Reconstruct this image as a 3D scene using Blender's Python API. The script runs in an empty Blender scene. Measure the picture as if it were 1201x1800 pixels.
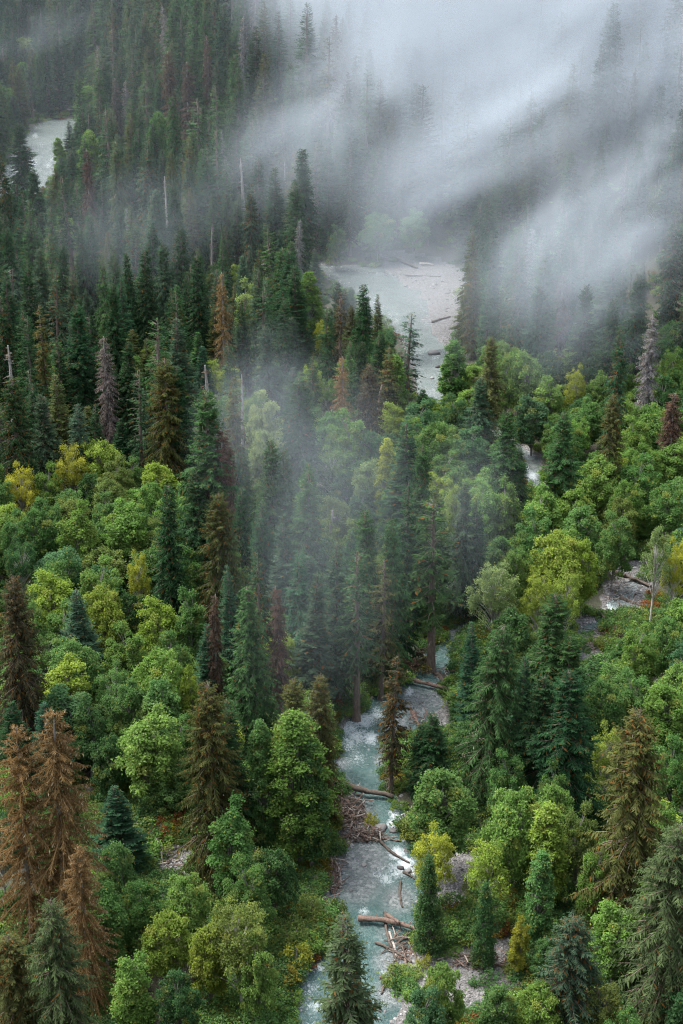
import bpy, math, random
import numpy as np
from mathutils import Vector

# ------------------------------------------------------------------ camera, sky, sun, exposure
SC = bpy.context.scene
COL = SC.collection
CAM_H, PITCH, FPX, PW, PH = 150.0, math.radians(23.4), 2770.0, 1201.0, 1800.0
cam_d = bpy.data.cameras.new('camera'); cam = bpy.data.objects.new('camera', cam_d); COL.objects.link(cam)
cam.location = (0, 0, CAM_H); cam.rotation_euler = (math.pi / 2 - PITCH, 0, 0)
cam_d.sensor_fit = 'VERTICAL'; cam_d.sensor_height = 36.0; cam_d.lens = 36.0 * FPX / PH
cam_d.clip_start = 0.5; cam_d.clip_end = 12000
SC.camera = cam

SUN_EL, SUN_AZ = math.radians(62), math.radians(-65)      # azimuth: from the left, a little in front of the camera
world = bpy.data.worlds.new('World'); SC.world = world; world.use_nodes = True
wn = world.node_tree; wn.nodes.clear()
sky = wn.nodes.new('ShaderNodeTexSky'); sky.sky_type = 'NISHITA'; sky.sun_disc = False
sky.sun_elevation = SUN_EL; sky.sun_rotation = SUN_AZ; sky.dust_density = 3.0; sky.air_density = 1.0; sky.altitude = 300
hs = wn.nodes.new('ShaderNodeHueSaturation'); hs.inputs['Saturation'].default_value = 0.42
bg = wn.nodes.new('ShaderNodeBackground'); bg.inputs['Strength'].default_value = 0.15
wo = wn.nodes.new('ShaderNodeOutputWorld')
wn.links.new(sky.outputs[0], hs.inputs['Color']); wn.links.new(hs.outputs[0], bg.inputs[0]); wn.links.new(bg.outputs[0], wo.inputs[0])
sun_d = bpy.data.lights.new('sun', 'SUN'); sun_d.energy = 1.5; sun_d.angle = math.radians(35); sun_d.color = (1.0, 0.97, 0.92)
sun = bpy.data.objects.new('sun', sun_d); COL.objects.link(sun)
sd = Vector((math.sin(SUN_AZ) * math.cos(SUN_EL), math.cos(SUN_AZ) * math.cos(SUN_EL), math.sin(SUN_EL)))
sun.rotation_euler = sd.to_track_quat('Z', 'Y').to_euler(); sun.location = (0, 200, 400)
vs = SC.view_settings; vs.view_transform = 'Standard'; vs.look = 'None'; vs.gamma = 1.0; vs.use_curve_mapping = False
vs.exposure = 2.3
cy = SC.cycles
cy.max_bounces = 5; cy.diffuse_bounces = 2; cy.glossy_bounces = 2; cy.transmission_bounces = 3; cy.volume_bounces = 1
cy.transparent_max_bounces = 4; cy.use_denoising = True; cy.denoiser = 'OPENIMAGEDENOISE'
cy.denoising_prefilter = 'NONE'; cy.filter_width = 1.1; cy.use_adaptive_sampling = True; cy.adaptive_threshold = 0.005
cy.volume_max_steps = 64; cy.caustics_reflective = False; cy.caustics_refractive = False
SC.render.use_persistent_data = False

# ------------------------------------------------------------------ projection helpers (photo pixels <-> metres in the valley)
CP, SP = math.cos(PITCH), math.sin(PITCH)
def ray(px, py):
    u = (px - PW / 2) / FPX; v = (PH / 2 - py) / FPX
    return np.array((u, CP + v * SP, -SP + v * CP))
def at(px, py, z=0.0):
    d = ray(px, py); t = (z - CAM_H) / d[2]
    return np.array((d[0] * t, d[1] * t, z))
def proj(x, y, z):
    dz = z - CAM_H
    depth = y * CP - dz * SP
    up = y * SP + dz * CP
    return PW / 2 + FPX * x / depth, PH / 2 - FPX * up / depth, depth

# value noise on a lattice, vectorised
def _hash(ix, iy, s):
    h = (ix.astype(np.int64) * 374761393 + iy.astype(np.int64) * 668265263 + s * 1442695041) & 0x7fffffff
    h = ((h ^ (h >> 13)) * 1274126177) & 0x7fffffff
    return ((h ^ (h >> 16)) & 0xffff) / 65535.0
def vnoise(x, y, s=0):
    x = np.asarray(x, float); y = np.asarray(y, float)
    ix = np.floor(x); iy = np.floor(y); fx = x - ix; fy = y - iy
    fx = fx * fx * (3 - 2 * fx); fy = fy * fy * (3 - 2 * fy)
    a = _hash(ix, iy, s); b = _hash(ix + 1, iy, s); c = _hash(ix, iy + 1, s); d = _hash(ix + 1, iy + 1, s)
    return (a * (1 - fx) + b * fx) * (1 - fy) + (c * (1 - fx) + d * fx) * fy
def fbm(x, y, s=0, o=4):
    r = 0; a = 0.5
    for k in range(o):
        r = r + a * vnoise(x * 2 ** k, y * 2 ** k, s + k); a *= 0.5
    return r
def sstep(a, b, x):
    t = np.clip((x - a) / (b - a), 0, 1); return t * t * (3 - 2 * t)

# ------------------------------------------------------------------ the river course: (px, py, half width in px)
STREAM = [(590, 1850, 108), (600, 1790, 106), (608, 1740, 100), (624, 1690, 86), (650, 1650, 82), (666, 1600, 84), (666, 1550, 88), (664, 1505, 86),
          (672, 1468, 56), (668, 1430, 44), (640, 1395, 50), (636, 1345, 52), (644, 1295, 58), (682, 1250, 62), (738, 1215, 50), (772, 1175, 28),
          (786, 1135, 27), (815, 1098, 26), (870, 1106, 22), (950, 1126, 14), (1015, 1112, 14), (1062, 1088, 17), (1096, 1050, 12), (1126, 1012, 11),
          (1205, 985, 12), (1330, 962, 12)]
RIVER = [(150, 212, 30), (105, 214, 36), (88, 235, 46), (66, 275, 52), (38, 325, 46), (24, 380, 34), (110, 428, 22), (240, 436, 20), (420, 456, 22),
         (560, 468, 26), (600, 474, 44), (640, 482, 70), (712, 515, 92), (738, 560, 68), (752, 600, 42), (758, 640, 34), (760, 690, 28), (800, 725, 20), (866, 758, 20),
         (930, 800, 20), (940, 850, 18), (1000, 892, 14), (1100, 915, 14), (1320, 930, 18)]
def to_world(line):
    out = []
    for px, py, hw in line:
        p = at(px, py); q = at(px + hw, py); out.append((p[0], p[1], q[0] - p[0]))
    return np.array(out)
W_STREAM, W_RIVER = to_world(STREAM), to_world(RIVER)
def chan(x, y, line):
    """signed distance to a channel edge (negative inside)"""
    best = np.full(np.shape(x), 1e9)
    for (ax, ay, aw), (bx, by, bw) in zip(line[:-1], line[1:]):
        dx, dy = bx - ax, by - ay; L2 = dx * dx + dy * dy
        t = np.clip(((x - ax) * dx + (y - ay) * dy) / L2, 0, 1)
        d = np.hypot(x - ax - t * dx, y - ay - t * dy) - (aw + t * (bw - aw))
        best = np.minimum(best, d)
    return best
def warp(x, y): return x + 5.0 * (fbm(x * .09, y * .09, 61) - .47) * 2, y + 5.0 * (fbm(x * .09, y * .09, 67) - .47) * 2
def in_poly(x, y, poly, warped=False):
    if not warped: x, y = warp(x, y)
    inside = np.zeros(np.shape(x), bool); n = len(poly)
    for i in range(n):
        x1, y1 = poly[i]; x2, y2 = poly[(i + 1) % n]
        c = ((y1 > y) != (y2 > y)) & (x < (x2 - x1) * (y - y1) / (y2 - y1 + 1e-12) + x1)
        inside ^= c
    return inside
def wpoly(pts): return [tuple(at(a, b)[:2]) for a, b in pts]
BAR = wpoly([(648, 444), (700, 444), (775, 454), (850, 488), (815, 520), (808, 590), (795, 612), (772, 610), (758, 590), (750, 560), (740, 535), (724, 510), (698, 488), (670, 466)])
DRY = [wpoly([(738, 1480), (835, 1480), (850, 1570), (800, 1600), (735, 1580)]), wpoly([(696, 1640), (760, 1650), (800, 1700), (800, 1800), (680, 1850), (676, 1760), (715, 1720)]),
       wpoly([(1000, 1095), (1085, 1085), (1080, 1165), (995, 1175)]), wpoly([(1070, 985), (1155, 985), (1155, 1080), (1060, 1085)]), wpoly([(740, 1235), (800, 1225), (790, 1290), (715, 1300), (700, 1275)]),
       wpoly([(145, 1330), (180, 1340), (190, 1470), (150, 1480)]), wpoly([(245, 1480), (330, 1480), (330, 1545), (250, 1550)]), wpoly([(580, 1400), (640, 1410), (660, 1470), (590, 1480)]),
       wpoly([(570, 1490), (592, 1490), (594, 1590), (560, 1660), (555, 1600)]), wpoly([(770, 1650), (900, 1660), (935, 1760), (800, 1760)])]
# hill foot: px points at valley level
FOOT = np.array([at(*p)[:2] for p in [(-500, 190), (-100, 188), (60, 190), (150, 192), (300, 335), (560, 428), (700, 436), (830, 462), (960, 540), (1120, 640), (1260, 690), (1700, 760)]])
FOOT = FOOT[np.argsort(FOOT[:, 0])]
def hill(x, y):
    fy = np.interp(x, FOOT[:, 0], FOOT[:, 1])
    d = (y - fy) * 0.72
    h = np.where(d > 0, 0.60 * np.sqrt(d * d + 36) - 3.6, 0)
    return 250 * (1 - np.exp(-h / 250.0)) * np.where(h > 0, 1.0, 0.0) + 0.12 * h
def near_slope(x, y):       # the slope the camera stands on
    d = 120 - y + 10 * np.sin(x * 0.02)
    return np.where(d > 0, np.minimum(d * 1.15, 150 + d * 0.05), 0) * 0.98
def terrain(x, y):
    x = np.asarray(x, float); y = np.asarray(y, float)
    h = hill(x, y)
    z = 1.3 * (fbm(x * 0.045, y * 0.045, 3) - 0.35) * 2 + 0.6 * (vnoise(x * 0.21, y * 0.21, 9) - .5)
    z = z + h * (1 + 0.25 * (fbm(x * 0.012, y * 0.012, 5) - 0.45)) + near_slope(x, y)
    d = np.minimum(chan(x, y, W_STREAM), chan(x, y, W_RIVER))
    edge = d + 2.2 * (fbm(x * 0.16, y * 0.16, 21) - 0.5)
    bed = -1.5 + 0.5 * (vnoise(x * 0.3, y * 0.3, 4) - .5)
    w = 1 - sstep(-3.4, 2.2, edge)
    z = z * (1 - w) + bed * w
    wx, wy = warp(x, y); bar = in_poly(wx, wy, BAR, True)
    z = np.where(bar, np.maximum(z, -0.75 + 0.75 * fbm(x * 0.06, y * 0.06, 33)), z)
    for P in DRY:
        z = np.where(in_poly(wx, wy, P, True), np.minimum(z, -0.15 + 0.5 * fbm(x * 0.2, y * 0.2, 35)), z)
    return z
WATER_Z = -0.62

# ------------------------------------------------------------------ mesh helpers
def mesh(name, V, F, mats, fmat=None, fattr=None, vattr=None, smooth=False):
    V = np.asarray(V, np.float32); F = np.asarray(F, np.int32); k = F.shape[1]
    me = bpy.data.meshes.new(name)
    me.vertices.add(len(V)); me.vertices.foreach_set('co', V.ravel())
    me.loops.add(F.size); me.loops.foreach_set('vertex_index', F.ravel())
    me.polygons.add(len(F)); me.polygons.foreach_set('loop_start', np.arange(0, F.size, k, dtype=np.int32))
    for m in (mats if isinstance(mats, (list, tuple)) else [mats]): me.materials.append(m)
    if fmat is not None: me.polygons.foreach_set('material_index', np.asarray(fmat, np.int32))
    me.polygons.foreach_set('use_smooth', np.full(len(F), smooth, bool))
    for n, a in (fattr or {}).items():
        at_ = me.attributes.new(n, 'FLOAT', 'FACE'); at_.data.foreach_set('value', np.asarray(a, np.float32))
    for n, a in (vattr or {}).items():
        at_ = me.attributes.new(n, 'FLOAT', 'POINT'); at_.data.foreach_set('value', np.asarray(a, np.float32))
    me.update(calc_edges=True)
    return me
def link(name, data, parent=None):
    o = bpy.data.objects.new(name, data); COL.objects.link(o)
    if parent is not None: o.parent = parent
    return o
def tag(o, label=None, cat=None, group=None, kind=None):
    if label: o['label'] = label
    if cat: o['category'] = cat
    if group: o['group'] = group
    if kind: o['kind'] = kind
    return o
def tube(pts, rad, n=7):
    """closed-ish tube of quads along pts"""
    pts = np.asarray(pts, float); rad = np.asarray(rad, float); m = len(pts)
    T = np.gradient(pts, axis=0); T /= np.linalg.norm(T, axis=1)[:, None] + 1e-9
    ref = np.array((0., 0., 1.)) if abs(T[:, 2]).mean() < 0.8 else np.array((1., 0., 0.))
    A = np.cross(T, ref); A /= np.linalg.norm(A, axis=1)[:, None] + 1e-9; B = np.cross(T, A)
    a = np.arange(n) * 2 * math.pi / n
    V = pts[:, None] + rad[:, None, None] * (np.cos(a)[None, :, None] * A[:, None] + np.sin(a)[None, :, None] * B[:, None])
    V = V.reshape(-1, 3); F = []
    i = np.arange(m - 1)[:, None] * n; j = np.arange(n)[None]; j2 = (j + 1) % n
    F = np.stack([i + j, i + j2, i + n + j2, i + n + j], -1).reshape(-1, 4)
    V = np.concatenate([V, pts[:1], pts[-1:]]); c0 = len(V) - 2; c1 = len(V) - 1
    jj = np.arange(0, n - 1, 2)
    caps = [(c0, (q + 2) % n, q + 1, q) for q in jj] + [(c1, (m - 1) * n + q, (m - 1) * n + q + 1, (m - 1) * n + (q + 2) % n) for q in jj]
    if n % 2: caps += [(c0, 0, n - 1, c0 * 0 + n - 1)][:0]
    return V, np.concatenate([F, np.array(caps)])
class Bag:
    def __init__(s): s.V = []; s.F = []; s.M = []; s.A = {}; s.n = 0
    def add(s, V, F, m=0, **attr):
        s.V.append(np.asarray(V)); s.F.append(np.asarray(F) + s.n); s.n += len(V); s.M.append(np.full(len(F), m))
        for k, v in attr.items(): s.A.setdefault(k, []).append(np.broadcast_to(v, (len(F),)))
    def mesh(s, name, mats, smooth=False):
        return mesh(name, np.concatenate(s.V), np.concatenate(s.F), mats, np.concatenate(s.M), {k: np.concatenate(v) for k, v in s.A.items()}, smooth=smooth)

# ------------------------------------------------------------------ materials
def nmat(name):
    m = bpy.data.materials.new(name); m.use_nodes = True; t = m.node_tree; t.nodes.clear()
    out = t.nodes.new('ShaderNodeOutputMaterial')
    return m, t, out
def N(t, kind, **kw):
    n = t.nodes.new(kind)
    for k, v in kw.items():
        if k.startswith('i_'):
            key = k[2:]; n.inputs[int(key) if key.isdigit() else key].default_value = v
        else: setattr(n, k, v)
    return n
def ramp(t, fac, stops, interp='LINEAR'):
    r = N(t, 'ShaderNodeValToRGB'); r.color_ramp.interpolation = interp
    el = r.color_ramp.elements
    while len(el) < len(stops): el.new(0.5)
    for e, (p, c) in zip(el, stops): e.position = p; e.color = (*c, 1) if len(c) == 3 else c
    t.links.new(fac, r.inputs[0]); return r.outputs[0]
def mixc(t, f, a, b, mode='MIX'):
    m = N(t, 'ShaderNodeMix', data_type='RGBA', blend_type=mode)
    for sock, v in ((m.inputs[0], f), (m.inputs[6], a), (m.inputs[7], b)):
        if hasattr(v, 'is_linked') or hasattr(v, 'links'): t.links.new(v, sock)
        else: sock.default_value = v if isinstance(v, (int, float)) else (*v, 1)
    return m.outputs[2]
def math_(t, op, a, b=None, c=None, clamp=False):
    m = N(t, 'ShaderNodeMath', operation=op, use_clamp=clamp)
    for s, v in zip(m.inputs, (a, b, c)):
        if v is None: continue
        if hasattr(v, 'links'): t.links.new(v, s)
        else: s.default_value = v
    return m.outputs[0]

def leaf_mat(name, src, dry=(0.16, 0.075, 0.022), trans=0.3, spread=0.55, rough=0.55):
    m, t, out = nmat(name)
    if src == 'OBJ': base = N(t, 'ShaderNodeObjectInfo').outputs['Color']
    else: base = N(t, 'ShaderNodeAttribute', attribute_type='INSTANCER', attribute_name='tcol').outputs['Color']
    tint = N(t, 'ShaderNodeAttribute', attribute_name='tint').outputs['Fac']
    dryn = N(t, 'ShaderNodeAttribute', attribute_name='dry').outputs['Fac']
    hsv = N(t, 'ShaderNodeHueSaturation')
    t.links.new(base, hsv.inputs['Color'])
    t.links.new(math_(t, 'MULTIPLY_ADD', tint, spread * 2, 1 - spread), hsv.inputs['Value'])
    t.links.new(math_(t, 'MULTIPLY_ADD', tint, -0.03, 0.512), hsv.inputs['Hue'])
    c = mixc(t, dryn, hsv.outputs[0], dry)
    p = N(t, 'ShaderNodeBsdfDiffuse', i_Roughness=rough); t.links.new(c, p.inputs[0])
    tr = N(t, 'ShaderNodeBsdfTranslucent'); t.links.new(c, tr.inputs[0])
    mx = N(t, 'ShaderNodeMixShader', i_0=trans); t.links.new(p.outputs[0], mx.inputs[1]); t.links.new(tr.outputs[0], mx.inputs[2])
    t.links.new(mx.outputs[0], out.inputs[0]); return m
def bark_mat(name, a, b, scale=6.0):
    m, t, out = nmat(name)
    tc = N(t, 'ShaderNodeTexCoord'); mp = N(t, 'ShaderNodeMapping'); mp.inputs['Scale'].default_value = (1, 1, 0.16)
    t.links.new(tc.outputs['Object'], mp.inputs[0])
    nz = N(t, 'ShaderNodeTexNoise', i_Scale=scale, i_Detail=5.0, i_Roughness=0.7); t.links.new(mp.outputs[0], nz.inputs['Vector'])
    c = ramp(t, nz.outputs[0], [(0.3, a), (0.7, b)])
    p = N(t, 'ShaderNodeBsdfPrincipled', i_Roughness=0.9); t.links.new(c, p.inputs['Base Color'])
    bp = N(t, 'ShaderNodeBump', i_Strength=0.7, i_Distance=0.15); t.links.new(nz.outputs[0], bp.inputs['Height']); t.links.new(bp.outputs[0], p.inputs['Normal'])
    t.links.new(p.outputs[0], out.inputs[0]); return m
M_NEEDLE = leaf_mat('needles', 'OBJ'); M_NEEDLE_I = leaf_mat('needles_far', 'INST')
M_LEAF = leaf_mat('leaves', 'OBJ', dry=(0.24, 0.23, 0.05), trans=0.4, spread=0.45); M_LEAF_I = leaf_mat('leaves_far', 'INST', dry=(0.20, 0.19, 0.03), trans=0.35)
M_TWIG = leaf_mat('dead_twigs', 'OBJ', dry=(0.110, 0.056, 0.017), trans=0.1, spread=0.6, rough=0.85)
M_TWIG_I = leaf_mat('dead_twigs_far', 'INST', dry=(0.12, 0.07, 0.035), trans=0.1, spread=0.6, rough=0.85)
M_LICHEN = leaf_mat('beard_lichen', 'OBJ', dry=(0.26, 0.17, 0.06), trans=0.3, rough=0.9)
M_BARK = bark_mat('bark_brown', (0.06, 0.042, 0.032), (0.17, 0.13, 0.105))
M_BARKG = bark_mat('bark_grey', (0.10, 0.09, 0.08), (0.29, 0.265, 0.24))
M_BARKW = bark_mat('bark_pale', (0.22, 0.20, 0.17), (0.55, 0.52, 0.46))

# ------------------------------------------------------------------ tree builders (shared mesh data)
def cards(P, D, L, W, rng, flat=0.6, fold=0.12):
    """diamond leaf sprays: base P, direction D, length L, width W"""
    n = len(P)
    nn = rng.normal(0, 1, (n, 3)) * (1 - flat); nn[:, 2] += flat * 1.6
    S = np.cross(D, nn); S /= np.linalg.norm(S, axis=1)[:, None] + 1e-9
    U = np.cross(S, D)
    mid = P + D * (L * 0.45)[:, None]
    V = np.stack([P, mid + S * (W / 2)[:, None] - U * (fold * L)[:, None] * 0.3, P + D * L[:, None] - U * (fold * L)[:, None], mid - S * (W / 2)[:, None] - U * (fold * L)[:, None] * 0.3], 1)
    return V.reshape(-1, 3), np.arange(4 * n).reshape(n, 4)
def branches(rng, H, R, zb, spacing, nb, prof, gap, e_top=45, e_bot=-12, droop=0.35, lift=0.12, belly=0.55):
    z = []; 
    c = zb
    while c < H * 0.992:
        for _ in range(nb if c < H * 0.9 else max(3, nb - 2)): z.append(c + rng.normal(0, 0.25 * spacing))
        c += spacing * (1.0 - 0.45 * (c - zb) / (H - zb))
    z = np.clip(np.array(z), zb * 0.9, H - 0.15); z = z[rng.random(len(z)) > gap]
    t = np.clip((z - zb) / (H - zb), 0, 1)
    lump = 0.82 + 0.36 * vnoise(z * 0.35, np.zeros_like(z), int(rng.integers(999)))
    L = R * (np.maximum(0.0, 1 - t) ** prof) * np.minimum(1, belly + 2.2 * t) * rng.uniform(0.6, 1.15, len(z)) * lump + 0.22
    az = rng.random(len(z)) * 2 * math.pi
    el = np.tan(np.radians(e_bot + (e_top - e_bot) * t ** 1.3 + rng.normal(0, 7, len(z))))
    dr = droop * (1 - 0.55 * t) * rng.uniform(0.7, 1.3, len(z))
    return z, L, az, el, dr, np.full(len(z), lift), t
def bcurve(b, s, idx):
    z, L, az, el, dr, lf, t = [q[idx] for q in b]
    r = L * s; h = L * (el * s - dr * s * s * 1.6 + lf * s ** 4)
    P = np.stack([np.cos(az) * r, np.sin(az) * r, z + h], 1)
    T = np.stack([np.cos(az), np.sin(az), el - 3.2 * dr * s + 4 * lf * s ** 3], 1); T /= np.linalg.norm(T, axis=1)[:, None]
    B = np.stack([-np.sin(az), np.cos(az), 0 * az], 1)
    return P, T, B
def sprays(b, rng, ds, tw, wd, hang, dryp, s0=0.12, dry_in=0.0, tint_b=None):
    L = b[1]; n = np.maximum(2, (L / ds).astype(int)); idx = np.repeat(np.arange(len(L)), n)
    k = np.arange(len(idx)) - np.repeat(np.cumsum(n) - n, n)
    s = np.clip(s0 + (1 - s0) * (k + rng.random(len(k))) / n[idx], 0, 1)
    P, T, B = bcurve(b, s, idx)
    Ll = L[idx]
    tb = rng.random(len(L)) if tint_b is None else tint_b
    Vs, Fs, Ti, Dr = [], [], [], []; off = 0
    for side in (-1, 1, 0):
        m = len(P)
        D = T * (0.55 if side else 1.0) + B * side * rng.uniform(0.5, 1.0, m)[:, None] + rng.normal(0, 0.16, (m, 3))
        D[:, 2] -= hang * rng.uniform(0.3, 1.3, m)
        D /= np.linalg.norm(D, axis=1)[:, None]
        l = np.minimum(tw, 0.42 * (Ll * (1 - s) + 0.75)) * rng.uniform(0.65, 1.25, m)
        w = np.clip(l * wd, 0.1, 0.6)
        V, F = cards(P + rng.normal(0, 0.05, (m, 3)), D, l, w, rng)
        Vs.append(V); Fs.append(F + off); off += len(V)
        Ti.append(np.clip(0.55 * tb[idx] + 0.45 * rng.random(m), 0, 1))
        pd = dryp + dry_in * (1 - s)
        Dr.append((rng.random(m) < pd) * rng.uniform(0.4, 1.0, m))
    return np.concatenate(Vs), np.concatenate(Fs), np.concatenate(Ti), np.concatenate(Dr)
def branch_wood(b, rng, r0=0.05, frac=1.0, jit=0.0):
    n = len(b[0]); S = np.array([0, 0.35, 0.7, 1.0]) * frac
    Vs = []
    for i, s in enumerate(S):
        P, T, B = bcurve(b, np.full(n, s), np.arange(n))
        if jit: P = P + rng.normal(0, jit * i * 0.33, P.shape)
        r = (r0 + 0.012 * b[1]) * (1 - 0.8 * i / 3)
        U = np.cross(T, B)
        ring = np.stack([P + B * r[:, None], P - 0.5 * B * r[:, None] + 0.87 * U * r[:, None], P - 0.5 * B * r[:, None] - 0.87 * U * r[:, None]], 1)
        Vs.append(ring)
    V = np.stack(Vs, 1).reshape(-1, 3)          # n,4,3
    base = np.arange(n)[:, None, None] * 12; i = np.arange(3)[None, :, None] * 3; j = np.arange(3)[None, None]; j2 = (j + 1) % 3
    F = np.stack([base + i + j, base + i + j2, base + i + 3 + j2, base + i + 3 + j], -1).reshape(-1, 4)
    return V, F
def trunk_tube(rng, H, r, n=8, sway=0.25, top=0.03, m=14):
    z = np.linspace(-0.6, H, m); t = z / H
    ph = rng.random(2) * 6
    x = sway * np.sin(t * 3 + ph[0]) * t; y = sway * np.cos(t * 2.4 + ph[1]) * t
    rr = r * (1 - t) ** 0.8 + top + r * 0.5 * np.exp(-np.maximum(z, 0) / 1.1)
    return tube(np.stack([x, y, z], 1), rr, n)

PROTO = {}
def conifer(key, seed, H=36, R=3.6, zb=4, spacing=0.62, nb=6, prof=0.68, gap=0.05, ds=0.34, tw=1.15, wd=0.30, hang=0.25, dryp=0.02, dry_in=0.05, bark=None,
            e_top=45, e_bot=-12, droop=0.35, lift=0.12, belly=0.55, stubs=True, foliage=True):
    rng = np.random.default_rng(seed)
    b = branches(rng, H, R, zb, spacing, nb, prof, gap, e_top, e_bot, droop, lift, belly)
    V, F, ti, dr = sprays(b, rng, ds, tw, wd, hang, dryp, dry_in=dry_in)
    tb = Bag(); tb.add(*trunk_tube(rng, H, H * 0.0105), tint=0.5, dry=0.0)
    tb.add(*branch_wood(b, rng, 0.025, 0.7), tint=0.5, dry=0.0)
    if stubs and zb > 3:
        sb = branches(rng, zb, R * 0.35, zb * 0.25, 0.9, 3, 0.1, 0.3, 5, -10, 0.1, 0.0, 1)
        tb.add(*branch_wood(sb, rng, 0.03), tint=0.5, dry=0.0)
    bk = bark or M_BARK
    PROTO[key] = dict(trunk=tb.mesh('conifer_trunk', [bk]), crown=mesh('conifer_crown', V, F, M_NEEDLE, fattr=dict(tint=ti, dry=dr)), H=H, R=R * 0.64, kind='conifer')
    fb = Bag(); fb.add(np.concatenate(tb.V), np.concatenate(tb.F), 0, tint=0.5, dry=0.0)
    fb.add(V, F, 1, tint=ti, dry=dr)
    PROTO[key]['far'] = fb.mesh('conifer_far', [bk, M_NEEDLE_I])
def dead(key, seed, dry_in=0.0, H=34, R=3.4, zb=6, spacing=0.7, nb=5, prof=0.8, gap=0.1, ds=0.5, tw=0.9, wd=0.12, hang=0.45, dryp=0.35, lichen=0.0, needles=0.0, bark=None, broken=0.0, e_top=30, e_bot=-20, droop=0.35):
    """standing dead conifer: trunk, bare crown of branches and twigs, optional hanging lichen"""
    rng = np.random.default_rng(seed)
    b = branches(rng, H, R, zb, spacing, nb, prof, gap, e_top, e_bot, droop, 0.05, 0.7)
    tb = Bag(); tb.add(*trunk_tube(rng, H, H * 0.0135, top=0.06 + broken), tint=0.5, dry=0.0)
    cb = Bag(); w = branch_wood(b, rng, 0.05, 1.0, 0.12); cb.add(*w, tint=0.7, dry=0.15)
    V, F, ti, dr = sprays(b, rng, ds, tw, wd, hang, dryp, s0=0.05, dry_in=dry_in)
    cb.add(V, F, 0, tint=ti, dry=dr)
    if needles > 0:
        V, F, ti, dr = sprays(b, rng, needles, 0.9, 0.3, 0.5, 0.12, s0=0.1); cb.add(V, F, 0, tint=ti * 0.6, dry=dr)
    d = dict(trunk=tb.mesh('dead_trunk', [bark or M_BARKG]), crown=cb.mesh('dead_crown', [M_TWIG]), H=H, R=R * 0.8, kind='dead')
    if lichen > 0:
        L = b[1]; n = np.maximum(1, (L / lichen).astype(int)); idx = np.repeat(np.arange(len(L)), n); s = rng.random(len(idx)) ** 0.7
        P, T, B = bcurve(b, s, idx); D = rng.normal(0, 0.25, P.shape); D[:, 2] -= 1; D /= np.linalg.norm(D, axis=1)[:, None]
        l = rng.uniform(0.2, 0.8, len(idx)); V, F = cards(P, D, l, l * 0.16 + 0.03, rng, flat=0.1)
        d['lichen'] = mesh('hanging_lichen', V, F, M_LICHEN, fattr=dict(tint=rng.random(len(idx)), dry=(rng.random(len(idx)) < .3) * 0.8))
    fb = Bag(); fb.add(np.concatenate(tb.V), np.concatenate(tb.F), 0, tint=0.5, dry=0.0)
    fb.add(np.concatenate(cb.V), np.concatenate(cb.F), 1, tint=np.concatenate(cb.A['tint']), dry=np.concatenate(cb.A['dry']))
    d['far'] = fb.mesh('dead_far', [bark or M_BARKG, M_TWIG_I]); PROTO[key] = d
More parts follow.
